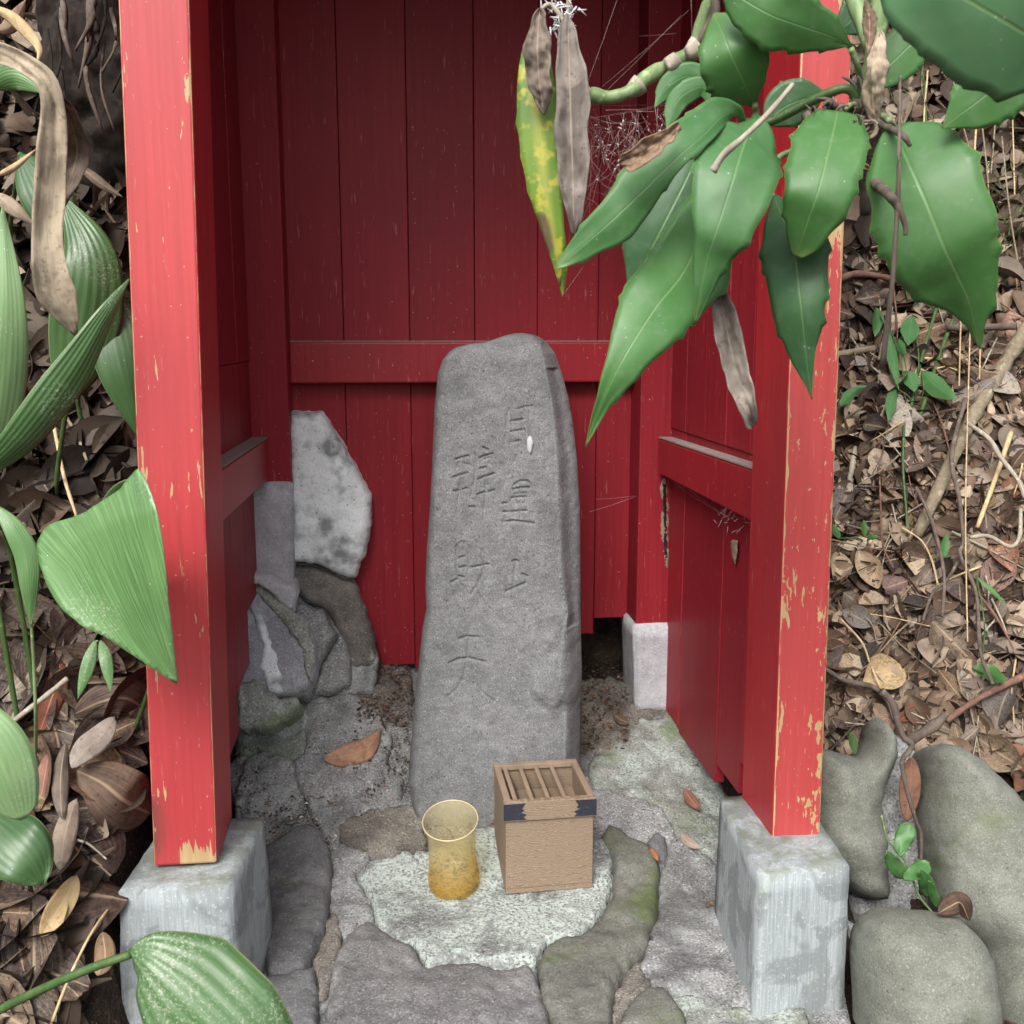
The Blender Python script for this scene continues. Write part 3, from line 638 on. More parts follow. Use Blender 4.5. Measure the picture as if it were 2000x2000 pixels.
slab('mortar_patch', ZO([(130, 1410), (175, 1430), (230, 1540), (295, 1700), (330, 1850), (335, 1960), (250, 1945), (200, 1800), (200, 1640), (165, 1520)]), 'white_cement', oc, OB, h=.005, base=.0245, edge=8, skirt=.03, bump=.005, seed=13, rough=3)
slab('moss_band', ZO([(40, 1890), (160, 1850), (230, 1930), (330, 1990), (420, 1960), (440, 2050), (250, 2180), (40, 2180)]), 'moss', oc, plane_surf(1.935, .55, SN / CS), h=.012, edge=10, skirt=.1, bump=.010, seed=15, rough=3)
slab('mortar_patch', ZO([(60, 1195), (200, 1190), (400, 1270), (425, 1330), (400, 1455), (330, 1395), (240, 1300), (150, 1255), (60, 1262)]), 'conc_rear', oc, plane_surf(2.205, 0, SN / CS), h=.012, edge=8, skirt=.1, bump=.004, seed=9)

# ================================================================== THE SHRINE
ZT = 1.92
shr = thing('wooden_shrine', sh(.14, 1.85, 0), 'red painted wooden shrine with plank walls and square corner posts', 'shrine', None, PSI)
def px_post(name, fl, fr, bl, br, wf, depth, mat, ztop=ZT, dshift=0):
    """post whose front face has the given photo corners on the plane w = wf"""
    BL, BR, TL, TR = onw(*bl, wf), onw(*br, wf), onw(*fl, wf), onw(*fr, wf)
    TL = BL + (TL - BL) * ((ztop - BL.z) / (TL.z - BL.z)); TR = BR + (TR - BR) * ((ztop - BR.z) / (TR.z - BR.z))
    zb = min(BL.z, BR.z); BL.z = BR.z = zb
    dv = sh(dshift, depth, 0)
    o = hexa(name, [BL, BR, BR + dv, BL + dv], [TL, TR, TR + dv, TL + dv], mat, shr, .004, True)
    o.data.materials.append(MT['red_no_sheen'])
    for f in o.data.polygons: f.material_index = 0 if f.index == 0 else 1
    return o
W1 = 1.445
pL = px_post('post', (230, 0), (370, 0), (300, 1690), (424, 1686), W1, .145, 'red_post_sheen')
pR = px_post('post', (1567, 0), (1668, 0), (1508, 1641), (1602, 1636), W1, .145, 'red_worn_sheen')
pR['label'] = 'front right post with worn flaking red paint'
W2, W3 = 2.235, 2.325                                     # front of the rear posts, back wall
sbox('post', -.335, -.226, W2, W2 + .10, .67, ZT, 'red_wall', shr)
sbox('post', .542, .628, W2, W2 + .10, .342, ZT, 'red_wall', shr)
# back wall planks, above and below the rail
seams = [540, 678, 804.5, 929, 1048.5, 1164.5, 1290]
low_px = {0: 1200, 1: 1300, 2: 1304, 3: 1304, 4: 1240, 5: 1206}
for i in range(6):
    u0 = uw(onw(seams[i], 900, W3))[0]; u1 = uw(onw(seams[i + 1], 900, W3))[0]
    dz = random.uniform(-.002, .002)
    ZR = .955
    g_ = .0006
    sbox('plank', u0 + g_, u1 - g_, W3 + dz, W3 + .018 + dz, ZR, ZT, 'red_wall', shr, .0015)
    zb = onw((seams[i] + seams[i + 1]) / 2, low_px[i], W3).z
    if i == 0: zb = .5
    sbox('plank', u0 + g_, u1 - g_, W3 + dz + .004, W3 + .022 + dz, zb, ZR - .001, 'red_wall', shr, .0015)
sbox('seam_light_blocker', -.33, .62, W3 + .030, W3 + .040, .52, ZT, 'red_wall', shr, 0)  # added unseen panel, blocks light showing through the plank seams
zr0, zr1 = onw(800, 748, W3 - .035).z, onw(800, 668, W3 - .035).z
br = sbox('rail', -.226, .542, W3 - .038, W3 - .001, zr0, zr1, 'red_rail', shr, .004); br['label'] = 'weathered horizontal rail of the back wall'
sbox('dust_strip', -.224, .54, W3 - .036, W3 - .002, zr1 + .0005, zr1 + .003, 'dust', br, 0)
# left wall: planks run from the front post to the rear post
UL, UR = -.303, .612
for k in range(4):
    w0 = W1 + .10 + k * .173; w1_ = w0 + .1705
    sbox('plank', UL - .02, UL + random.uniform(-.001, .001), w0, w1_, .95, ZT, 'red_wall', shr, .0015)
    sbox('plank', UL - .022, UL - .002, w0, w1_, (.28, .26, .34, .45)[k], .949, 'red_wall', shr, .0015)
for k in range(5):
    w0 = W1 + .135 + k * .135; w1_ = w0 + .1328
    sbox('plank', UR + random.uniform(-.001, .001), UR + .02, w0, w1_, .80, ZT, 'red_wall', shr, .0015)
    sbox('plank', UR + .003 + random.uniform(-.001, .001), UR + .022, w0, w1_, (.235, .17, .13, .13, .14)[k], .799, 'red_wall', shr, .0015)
def side_rail(uv, un, pts, mat):
    """rail along a side wall: its inner face has four photo corners on the plane u = uv, and it reaches out to u = un"""
    q = [onu(x, y, uv) for x, y in pts]            # near-bottom, far-bottom, far-top, near-top
    off = sh(un - uv, 0, 0)
    vs = [q[0], q[1], q[1] + off, q[0] + off, q[3], q[2], q[2] + off, q[3] + off]
    o = hexa('rail', vs[:4], vs[4:], mat, shr, .003)
    top = [v + Vector((0, 0, .0015)) for v in (vs[4], vs[5], vs[6], vs[7])]
    hexa('dust_strip', top, [v + Vector((0, 0, .003)) for v in top], 'dust', o, 0)
side_rail(-.272, UL - .001, [(432, 1022), (523, 938), (523, 857), (432, 918)], 'red_rail')
side_rail(.583, UR + .002, [(1474, 1022), (1286, 925), (1286, 857), (1476, 921)], 'red_rail')
rs = slab('rotten_strip', [(1287, 938), (1299, 932), (1308, 960), (1306, 1040), (1309, 1090), (1301, 1135), (1297, 1092), (1287, 1052), (1292, 990)], 'boxtop', shr, plane_surf((W2 + .001) / CS, 0, SN / CS), h=.002, edge=2, skirt=.004, bump=.003, step=4, rough=1.6, nscale=60); rs['label'] = 'bare rotten wood showing through the paint'
slab('rotten_strip', [(1294, 940), (1301, 945), (1302, 1020), (1304, 1085), (1300, 1110), (1297, 1060), (1295, 1000)], 'stump', shr, plane_surf((W2 - .001) / CS, 0, SN / CS), h=.003, edge=2, skirt=.003, bump=.003, step=4, rough=1.2, nscale=60)
slab('paint_flake', [(1428, 1052), (1440, 1056), (1439, 1080), (1435, 1104), (1429, 1085)], 'boxtop', shr, lambda v2: (np.array([onu(x, y, UR - .004) for x, y in v2]), np.tile([-CS, -SN, 0], (len(v2), 1))), h=.002, edge=2, skirt=.001, step=3, rough=1)
# beams and roof above the picture, which shade the inside
sbox('beam', -.40, .70, W1 - .02, W1 + .09, ZT, ZT + .09, 'red_rail', shr)
sbox('beam', -.40, .70, W3 - .09, W3 + .03, ZT, ZT + .09, 'red_rail', shr)
rz0 = ZT + .092; cu = .14
for s in (-1, 1):
    a = [sh(cu, W1 - .03, rz0 + .30), sh(cu + s * .72, W1 - .03, rz0 - .02), sh(cu + s * .72, W3 + .25, rz0 - .02), sh(cu, W3 + .25, rz0 + .30)]
    hexa('roof_panel', a, [v + Vector((0, 0, .03)) for v in a], 'dark_rock', shr, 0)
gb = [sh(-.38, W1, rz0), sh(.66, W1, rz0), sh(.66, W1 + .02, rz0), sh(-.38, W1 + .02, rz0)]
hexa('gable_board', gb, [sh(.0, W1, rz0 + .22), sh(.28, W1, rz0 + .22), sh(.28, W1 + .02, rz0 + .22), sh(.0, W1 + .02, rz0 + .22)], 'red_rail', shr, 0)

# ------------------------------------------------------------------ concrete footings
def px_footing(name, tfl, tfr, tbk, zt, z0, flare, mat, label, left_back=False):
    def onz(x, y, z):
        d = ray(x, y); return CAMP + d * ((z - CAMH) / d.z)
    a, b, c = onz(*tfl, zt), onz(*tfr, zt), onz(*tbk, zt); d = a + (c - b)
    if left_back: d = c; c = b + (d - a)
    cen = (a + c) / 2
    def lowp(p): q = cen + (p - cen) * flare; return Vector((q.x, q.y, z0))
    # subdivided faces with worn edges
    bm = bmesh.new(); vs = [bm.verts.new(p) for p in [lowp(a), lowp(b), lowp(c), lowp(d), a, b, c, d]]
    for f in HF: bm.faces.new([vs[i] for i in f])
    bmesh.ops.recalc_face_normals(bm, faces=bm.faces)
    bmesh.ops.bevel(bm, geom=bm.edges[:], offset=.0019, segments=2, affect='EDGES')
    bmesh.ops.subdivide_edges(bm, edges=[e for e in bm.edges if e.calc_length() > .03], cuts=9, use_grid_fill=True)
    bmesh.ops.triangulate(bm, faces=[f for f in bm.faces if len(f.verts) > 4])
    for v in bm.verts:
        n_ = noise.noise(v.co * 22) * .0016 + noise.noise(v.co * 90) * .0014
        v.co += v.normal * n_
    V = [v.co.copy() for v in bm.verts]; bm.verts.index_update(); F = [tuple(v.index for v in f.verts) for f in bm.faces]; bm.free()
    o = link(name, V, F, mat); tag(o, label, 'footing', 'concrete footings under the shrine posts'); return o
zfL = 0.226
o = px_footing('concrete_footing', (231, 1741), (451, 1731), (516, 1594), .228, -.06, 1.10, 'conc', 'grey concrete footing under the front left post, partly behind a green leaf')
o = px_footing('concrete_footing', (1486, 1714), (1660, 1690), (1406, 1556), .226, -.06, 1.04, 'conc', 'tall grey concrete footing under the worn front right post', True)
def w_footing(px4, wf, depth, mat, label, slant=0):
    tl, tr, b_r, bl = (onw(*p, wf) for p in px4); dv = sh(0, depth, 0)
    bm = bmesh.new(); pts = [bl, b_r, b_r + dv, bl + dv, tl, tr, tr + dv + sh(slant, 0, 0), tl + dv + sh(slant, 0, 0)]
    vs = [bm.verts.new(p) for p in pts]
    for f in HF: bm.faces.new([vs[i] for i in f])
    bmesh.ops.recalc_face_normals(bm, faces=bm.faces)
    bmesh.ops.bevel(bm, geom=bm.edges[:], offset=.004, segments=2, affect='EDGES')
    bmesh.ops.subdivide_edges(bm, edges=[e for e in bm.edges if e.calc_length() > .03], cuts=6, use_grid_fill=True)
    for v in bm.verts: v.co += v.normal * (noise.noise(v.co * 25) * .002 + noise.noise(v.co * 80) * .001)
    bm.verts.index_update(); V = [v.co.copy() for v in bm.verts]; F = [tuple(v.index for v in f.verts) for f in bm.faces]; bm.free()
    return tag(link('concrete_footing', V, F, mat), label, 'footing', 'concrete footings under the shrine posts')
w_footing([(1238, 1221), (1314, 1218), (1316, 1400), (1243, 1400)], W2 - .012, .15, 'conc_rear', 'small pale concrete footing with a vertical crack under the rear right post')
w_footing([(474, 944), (571, 942), (572, 1200), (474, 1200)], W2 - .014, .14, 'conc_rear', 'grey concrete footing standing on the mossy rocks under the rear left post')

# ------------------------------------------------------------------ engraved stone
ZS = lambda pts: zpts(780, 750, 2.972, pts)
strokes = [ZS(s) for s in [
 # right column, first character
 [(640, 145), (652, 157)], [(685, 147), (730, 134), (772, 130)], [(757, 135), (760, 200), (758, 300)], [(628, 160), (622, 250), (615, 345)], [(652, 217), (722, 206)], [(650, 277), (722, 266)], [(655, 160), (660, 275)], [(715, 140), (718, 270)], [(650, 340), (700, 330)], [(655, 310), (645, 350)],
 # second
 [(668, 585), (700, 565), (745, 565), (765, 590)], [(660, 612), (700, 605), (760, 602)], [(668, 640), (735, 635), (733, 690), (670, 695), (668, 640)], [(650, 662), (735, 655)], [(640, 745), (735, 735)], [(702, 600), (704, 780)], [(600, 695), (622, 692)], [(605, 745), (628, 745)], [(628, 748), (612, 780), (600, 800)], [(600, 800), (660, 795), (720, 802), (780, 810)],
 # third
 [(658, 1030), (675, 1024), (690, 1032)], [(675, 1030), (668, 1120), (660, 1180)], [(715, 1105), (740, 1116)], [(737, 1116), (735, 1160)], [(618, 1130), (630, 1205)], [(620, 1207), (680, 1178), (735, 1155)],
 # left column, first
 [(358, 370), (376, 385)], [(328, 438), (400, 418)], [(375, 460), (392, 472)], [(345, 455), (335, 490)], [(310, 545), (350, 530), (395, 518)], [(358, 575), (372, 590)], [(320, 623), (352, 620)], [(368, 613), (387, 608)], [(352, 550), (350, 620), (340, 680)],
 [(435, 405), (447, 420)], [(445, 420), (440, 540), (418, 650)], [(402, 468), (420, 480)], [(408, 715), (437, 713)], [(488, 370), (510, 382)], [(466, 432), (500, 418), (540, 407)], [(488, 440), (525, 428)], [(518, 455), (532, 470)], [(470, 492), (502, 485)], [(458, 556), (490, 540), (550, 522)], [(500, 578), (516, 590)], [(455, 641), (497, 630)], [(520, 627), (549, 618)], [(502, 550), (500, 640), (490, 725)],
 # second
 [(342, 930), (358, 917), (380, 917), (398, 950), (404, 1010), (404, 1080)], [(326, 985), (336, 996)], [(335, 940), (332, 1020), (335, 1110)], [(345, 1012), (376, 1002)], [(350, 1068), (382, 1060)], [(302, 1152), (336, 1134)], [(345, 1118), (372, 1122)], [(368, 1170), (396, 1216)], [(428, 898), (447, 916)], [(418, 1066), (470, 1056), (517, 1047)], [(482, 960), (486, 1060), (480, 1120)], [(478, 1113), (445, 1180), (412, 1226)], [(455, 1215), (490, 1270), (525, 1312)],
 # third
 [(348, 1481), (388, 1468), (458, 1470)], [(290, 1622), (345, 1598), (400, 1592)], [(400, 1592), (498, 1614)], [(400, 1478), (396, 1600)], [(390, 1620), (375, 1700), (335, 1770), (278, 1815)], [(402, 1620), (430, 1700), (470, 1780), (545, 1842)]]]
weak = {0, 1, 2, 3, 6, 7, 8, 9}
def stele():
    L = [(650, 1008), (655, 985), (662, 966), (669, 945), (673, 910), (680, 886), (690, 872), (705, 861), (730, 852), (800, 845), (900, 841), (1000, 836), (1080, 830), (1160, 827), (1200, 829), (1240, 821), (1300, 815), (1360, 808), (1420, 803), (1480, 797), (1540, 793), (1580, 800), (1640, 815), (1680, 830)]
    Rr = [(650, 1022), (652, 1040), (658, 1055), (668, 1069), (690, 1086), (730, 1100), (780, 1113), (830, 1122), (900, 1130), (1000, 1136), (1100, 1137), (1250, 1138), (1330, 1140), (1400, 1137), (1480, 1136), (1560, 1134), (1680, 1126)]
    ys = np.concatenate([np.linspace(650, 700, 40)[:-1], np.linspace(700, 1420, 380)[:-1], np.linspace(1420, 1680, 70)])
    xl = np.interp(ys, *zip(*L)); xr = np.interp(ys, *zip(*Rr)); nr = len(ys); nc = 180
    ridge = np.interp(ys, [650, 700, 960, 1120, 1200, 1290, 1330, 1390, 1680], [.90, .86, .845, .86, .90, .86, .85, .90, .90])   # where the front turns into the right side
    s = np.concatenate([np.linspace(0, .06, 14)[:-1], np.linspace(.06, .80, 130)[:-1], np.linspace(.80, 1, 180 - 142)])
    nc = len(s)
    PX = xl[:, None] + (xr - xl)[:, None] * s[None]; PY = np.repeat(ys[:, None], nc, 1)
    # engraving depth from stroke distance
    D = np.full(PX.shape, 0.0); pp = np.stack([PX.ravel(), PY.ravel()], 1)
    for k, st in enumerate(strokes):
        a = np.array(st); lo, hi = a.min(0) - 12, a.max(0) + 12
        sel = np.where((pp[:, 0] > lo[0]) & (pp[:, 0] < hi[0]) & (pp[:, 1] > lo[1]) & (pp[:, 1] < hi[1]))[0]
        if not len(sel): continue
        d = np.full(len(sel), 1e9); tt = np.zeros(len(sel))
        for i in range(len(a) - 1):
            ab = a[i + 1] - a[i]; t = np.clip(((pp[sel] - a[i]) @ ab) / ((ab ** 2).sum() + 1e-9), 0, 1)
            d = np.minimum(d, np.sqrt(((pp[sel] - a[i] - t[:, None] * ab) ** 2).sum(1)))
        horiz = abs(a[-1][0] - a[0][0]) > 1.6 * abs(a[-1][1] - a[0][1])
        w_ = 3.1 if horiz else 3.4; dep = (.0048 if horiz else .0024) * (.7 if k in weak else 1)
        dd = dep * np.clip(1 - (d / w_) ** 2, 0, 1)
        fl = D.ravel(); fl[sel] = np.maximum(fl[sel], dd)
    V = []
    for j in range(nr):
        tp = min(1, (ys[j] - 650) / 55); tq = math.sqrt(max(0, 1 - (1 - tp) ** 2))
        for i in range(nc):
            x, y = PX[j, i], PY[j, i]; p = onp(x, y, 1.895, .10, .05)
            e = min(1, s[i] / .07); back = .045 * (1 - math.sqrt(max(0, 1 - (1 - e) ** 2)))
            r = ridge[j]
            if s[i] > r:
                q = (s[i] - r) / (1 - r); back += .050 * q ** 1.6 + .010 * math.sin(q * math.pi) ** 2 * (1 if 720 < y < 1230 else .25)
            elif s[i] > r - .10: back += .006 * ((s[i] - r + .10) / .10) ** 2
            back += .09 * (1 - tq)
            # chipped lump low on the right
            bx, by = (x - 1092) / 58, (y - 1335) / 60; lump = max(0, 1 - bx * bx - by * by)
            back -= .017 * lump ** .9 * (1 - .85 * float(SS((y - 1366 - 6 * math.sin(x * .13)) / 26)))
            n_ = .0025 * noise.noise(p * 9) + .0018 * noise.noise(p * 40) + .0009 * noise.noise(p * 110)
            back += n_ + D[j, i]
            V.append(p + Vector((0, back, 0)))
    F = [(j * nc + i, (j + 1) * nc + i, (j + 1) * nc + i + 1, j * nc + i + 1) for j in range(nr - 1) for i in range(nc - 1)]
    # sides, top and back
    per = [j * nc for j in range(nr)] + [(nr - 1) * nc + i for i in range(1, nc)] + [j * nc + nc - 1 for j in range(nr - 2, -1, -1)] + [i for i in range(nc - 2, 0, -1)]
    cx = sum(V[i].x for i in per) / len(per); base = len(V)
    for ring, (dy, k) in enumerate(((.05, 1.0), (.12, .99), (.17, .93))):
        for i in per:
            p = V[i]; V.append(Vector((cx + (p.x - cx) * k, max(p.y + dy - (.06 if p.x > cx + .12 else 0), p.y + .01), p.z * (1 if ring < 2 else .985) + .006 * noise.noise(p * 8 + Vector((ring, 0, 0))))))
    m = len(per); prev = per
    for ring in range(3):
        cur = [base + ring * m + k for k in range(m)]
        F += [(prev[k], cur[k], cur[(k + 1) % m], prev[(k + 1) % m]) for k in range(m)]; prev = cur
    V.append(sum((V[i] for i in prev), Vector()) / m); F += [(prev[k], len(V) - 1, prev[(k + 1) % m]) for k in range(m)]
    o = link('engraved_stone', V, F, 'stele')
    bm = bmesh.new(); bm.from_mesh(o.data); bmesh.ops.recalc_face_normals(bm, faces=bm.faces); bm.to_mesh(o.data); bm.free()
    sp_ = slab('pale_spot', [(1030, 858), (1036, 850), (1041, 860), (1040, 880), (1035, 888), (1030, 876)], 'conc_rear', o, plane_surf(1.8935, .10, .05), h=.0012, edge=4, skirt=.001, bump=.0005, step=3, rough=1); sp_['label'] = 'small pale spot on the stone'
    return tag(o, 'tall upright grey stone engraved with two columns of characters inside the shrine', 'stone')
stele()

# ------------------------------------------------------------------ donation box
def onz(x, y, z):
    d = ray(x, y); return CAMP + d * ((z - CAMH) / d.z)
zb0 = .0125
A = onz(988, 1747, zb0); B = onz(1157, 1734, zb0); ang = math.atan2(B.y - A.y, B.x - A.x); bw = (B - A).length
zt = at(1075, 1562, (A.y + B.y) / 2 - .003).z; bh = zt - zb0; bd = .165
bx = thing('donation_box', (A + B) / 2, 'small brown wooden offering box with slatted top in front of the engraved stone', 'box', None, ang)
def lb(name, x0, x1, y0, y1, z0, z1, mat, bev=.0012, tilt=0, parent=bx):
    M = MATS[bx]
    if tilt:
        dx = (z1 - z0) * math.tan(tilt); tp = [(x0 + dx, y0, z1), (x1 + dx, y0, z1), (x1 + dx, y1, z1), (x0 + dx, y1, z1)]
    else: tp = [(x0, y0, z1), (x1, y0, z1), (x1, y1, z1), (x0, y1, z1)]
    return hexa(name, [M @ Vector(p) for p in [(x0, y0, z0), (x1, y0, z0), (x1, y1, z0), (x0, y1, z0)]], [M @ Vector(p) for p in tp], mat, parent, bev)
hw_ = bw / 2; band = .036; tk = .007
lb('front_panel', -hw_, hw_, 0, tk, .010, bh - band + .004, 'boxwood')
lb('back_panel', -hw_, hw_, bd - tk, bd, 0, bh - .004, 'boxwood')
lb('side_panel', -hw_, -hw_ + tk, tk + .0005, bd - tk - .0005, 0, bh - .004, 'boxwood')
lb('side_panel', hw_ - tk, hw_, tk + .0005, bd - tk - .0005, 0, bh - .004, 'boxwood')
lb('base_strip', -hw_ + .0003, hw_ - .0003, .0008, tk + .001, 0, .0095, 'boxwood', .0008)
lb('floor_board', -hw_ + tk + .0005, hw_ - tk - .0005, tk + .001, bd - tk - .001, bh - .058, bh - .052, 'boxtop')
fb = lb('front_band', -hw_ - .004, hw_ + .004, -.005, .008, bh - band, bh, 'boxwood')
lb('top_frame', -hw_ - .002, hw_ + .002, bd - .012, bd + .002, bh - .010, bh + .0005, 'boxtop')
lb('top_frame', -hw_ - .002, -hw_ + .010, .0085, bd - .0125, bh - .010, bh, 'boxtop')
lb('top_frame', hw_ - .010, hw_ + .002, .0085, bd - .0125, bh - .010, bh, 'boxtop')
span = 2 * hw_ - .02
for k in range(4):
    x = -hw_ + .010 + span * (k + .82) / 4.65
    lb('slat', x - .0035, x + .0045, .009, bd - .0130, bh - .040, bh - .003, 'boxtop', .001, tilt=R(-24))
def strap(sgn):
    M = MATS[bx]; e = hw_ + .0045; zz0, zz1 = bh - band + .0025, bh - .003; yv = -.0058; inn = e - .040
    zig = [(inn + .001, zz1), (inn + .007, zz1 - .010), (inn + .003, zz1 - .013), (inn + .009, zz1 - .017), (inn - .001, zz1 - .021), (inn + .004, zz1 - .026), (inn - .001, zz0)]
    out = [(e, zz1)] + zig + [(e, zz0)]
    V = [M @ Vector((sgn * x, yv, z)) for x, z in out] + [M @ Vector((sgn * x, yv + .0007, z)) for x, z in out]; n = len(out)
    F = [tuple(range(n)), tuple(range(2 * n - 1, n - 1, -1))] + [(i, n + i, n + (i + 1) % n, (i + 1) % n) for i in range(n)]
    o = link('corner_strap', V, F, 'black', fb, smooth=False)
    bm = bmesh.new(); bm.from_mesh(o.data); bmesh.ops.recalc_face_normals(bm, faces=bm.faces); bm.to_mesh(o.data); bm.free()
    if sgn < 0: o['label'] = 'black paper strap with a torn zigzag edge'
strap(-1); strap(1)

# ------------------------------------------------------------------ amber cup
cb = onz(884, 1757, .014); cupy = cb.y
def lathe(profile, loc, sy=1.0, tilt=0, n=40, tiltx=0):
    V, F = [], []; m = len(profile); Rm = Matrix.Rotation(tilt, 3, 'X') @ Matrix.Rotation(tiltx, 3, 'Y')
    for i, (r, z) in enumerate(profile):
        for k in range(n):
            q = 2 * math.pi * k / n; V.append(loc + Rm @ Vector((r * math.cos(q), r * sy * math.sin(q), z)))
    for i in range(m - 1):
        for k in range(n): F.append((i * n + k, i * n + (k + 1) % n, (i + 1) * n + (k + 1) % n, (i + 1) * n + k))
    F.append(tuple(range(n))[::-1]); F.append(tuple((m - 1) * n + k for k in range(n)))
    return V, F
r0 = 50 / 2000 * 1.86
prof = [(r0 * .80, 0), (r0 * .93, .002), (r0 * 1.0, .008), (r0 * 1.01, .022), (r0 * .96, .042), (r0 * .92, .065), (r0 * .93, .095), (r0 * .97, .120), (r0 * 1.05, .134), (r0 * 1.07, .138)]
ins = [(r0 * 1.055, .1395), (r0 * 1.03, .138), (r0 * .945, .120), (r0 * .905, .095), (r0 * .895, .065), (r0 * .93, .042), (r0 * .975, .022), (r0 * .95, .010), (r0 * .80, .006), (r0 * .01, .006)]
cup = thing('plastic_cup', cb + Vector((0, .06, -.006)), 'translucent amber plastic cup with dirt in its bottom beside the box', 'cup')
V, F = lathe(prof + ins, cb + Vector((0, .055, -.002)), 1.22, R(9), 44, R(-2))
o = link('cup_wall', V, F, 'amber', cup)
Rm = Matrix.Rotation(R(9), 3, 'X') @ Matrix.Rotation(R(-2), 3, 'Y')
ring = [cb + Vector((0, .055, -.002)) + Rm @ Vector((r0 * 1.06 * math.cos(q), r0 * 1.06 * 1.22 * math.sin(q), .1385)) for q in [2 * math.pi * k / 40 for k in range(41)]]
V, F = tube(ring, .0012, .0012, 6, 81); link('rim', V, F, 'amber_rim', cup)
rr = random.Random(5); V, F, K = [], [], []
for k in range(170):
    q = rr.uniform(0, 6.28); rd = r0 * .86 * math.sqrt(rr.random()) if k % 3 else r0 * .9; zz = .0105 + rr.random() ** 2 * (.014 if k % 3 else .03)
    c = cb + Vector((0, .055, -.002)) + Matrix.Rotation(R(9), 3, 'X') @ Vector((rd * math.cos(q), rd * 1.2 * math.sin(q), zz)); s = rr.uniform(.0015, .005); o_ = len(V); kk = rr.choice(brown)
    M = Matrix.Rotation(rr.uniform(0, 6.28), 3, 'Z') @ Matrix.Rotation(rr.uniform(-1, 1), 3, 'X')
    for p in ((-1, -.5, 0), (1, -.4, .1), (.8, .5, 0), (-.8, .5, .1), (0, 0, .6)): V.append(c + M @ Vector(p) * s); K.append((*kk, 1))
    F += [(o_, o_ + 1, o_ + 4), (o_ + 1, o_ + 2, o_ + 4), (o_ + 2, o_ + 3, o_ + 4), (o_ + 3, o_, o_ + 4), (o_ + 3, o_ + 2, o_ + 1, o_)]
dd = link('dirt', V, F, 'debris', cup, smooth=False, cols=K); dd['label'] = 'dark dirt and leaf crumbs in the cup'; dd['kind'] = 'stuff'

# coin
p = Vector(onfloor([(568, 1608)])[0]); V, F = lathe([(.011, 0), (.0125, .0004), (.0125, .0018), (.0118, .0022), (.0105, .0018)], p + Vector((0, 0, .006)), 1, R(6), 28)
tag(link('coin', V, F, 'coin'), 'dull grey coin lying on brown soil beside the left footing', 'coin')

# ------------------------------------------------------------------ boulders on the right
ZR5 = lambda pts: zpts(1560, 1350, 2.973, pts)
tag(pillow('boulder', ZR5([(60, 330), (145, 330), (250, 365), (345, 372), (392, 290), (420, 150), (455, 140), (505, 190), (550, 260), (552, 400), (505, 490), (480, 600), (466, 690), (500, 830), (512, 1000), (506, 1210), (400, 1215), (320, 1180), (250, 1100), (60, 900)]), 'boulder', None, 1.58, .42, .075, .12, seed=3, bump=.018), 'forked green grey boulder right behind the worn front right post', 'boulder')
tag(pillow('boulder', ZR5([(720, 340), (830, 298), (900, 308), (1000, 370), (1100, 460), (1200, 560), (1308, 680), (1420, 850), (1460, 1200), (1440, 2050), (1100, 2050), (1000, 1480), (850, 1330), (800, 1180), (770, 1000), (742, 750), (748, 500)]), 'boulder', None, 1.50, .42, .11, .16, seed=7, bump=.014), 'largest green grey boulder at the right edge, leaf litter above it', 'boulder')
tag(pillow('boulder', ZR5([(362, 1480), (400, 1370), (480, 1308), (580, 1283), (700, 1286), (850, 1298), (930, 1318), (1030, 1408), (1090, 1530), (1120, 1700), (1150, 2050), (380, 2050), (365, 1750), (355, 1600)]), 'boulder', None, 1.32, .35, .10, .16, seed=11, bump=.010), 'smooth rounded boulder at the lower right, in front of the other two', 'boulder')
mort = slab('mortar', ZR5([(440, 260), (560, 250), (650, 330), (740, 380), (800, 700), (800, 1000), (900, 1350), (900, 1420), (400, 1420), (260, 1300), (230, 1500), (240, 2050), (420, 2050), (300, 1200), (440, 900)]), 'mortar', None, plane_surf(1.62, .42), h=.02, edge=14, skirt=.06, bump=.012, seed=31)
mort['kind'] = 'structure'

# ================================================================== PLANTS
# ------------------------------------------------------------------ evergreen shrub hanging in at the upper right
shrub = thing('evergreen_shrub', Vector((1.35, 1.15, terr(np.array(1.35), np.array(1.15)).item())), 'glossy toothed evergreen shrub with leaves hanging in at the upper right', 'shrub')
def stem(name, px, r0, r1, mat, parent, knob=.25, sides=7, extra=None):
    pts = [at(*q) for q in px] + (extra or []); V, F = tube(pts, r0, r1, sides, None, knob); return link(name, V, F, mat, parent)
AU = dict(ser=.17, prof='aucuba', n=60, m=11)
base_g = MATS[shrub].translation
V, F = tube([base_g, base_g + Vector((.05, -.02, .6)), base_g + Vector((-.2, -.1, 1.1)), at(1900, -260, 1.1), at(1745, -60, 1.08), at(1705, 110, 1.08), at(1685, 235, 1.10)], .016, .008, 8, 40, .3); link('stem', V, F, 'stem', shrub)
stem('branch', [(1705, 110, 1.08), (1640, -40, 1.12), (1480, -70, 1.18), (1390, 0, 1.2), (1352, 97, 1.22), (1310, 125, 1.22), (1262, 152, 1.21), (1237, 175, 1.20), (1195, 190, 1.20), (1152, 186, 1.20)], .008, .0075, 'stem', shrub, .35, 9)
for (x, y, r) in ((1312, 124, .0105), (1240, 172, .0105), (1352, 100, .010)):
    c = at(x, y, 1.205); V, F = tube([c - Vector((.006, 0, .003)), c, c + Vector((.006, 0, .005))], r * .8, r, 9, 7, .6); link('node', V, F, 'bark_pale', shrub)
stem('branch', [(1685, 235, 1.10), (1660, 175, 1.09), (1600, 190, 1.1), (1500, 240, 1.12), (1455, 238, 1.12)], .006, .004, 'stem_d', shrub)
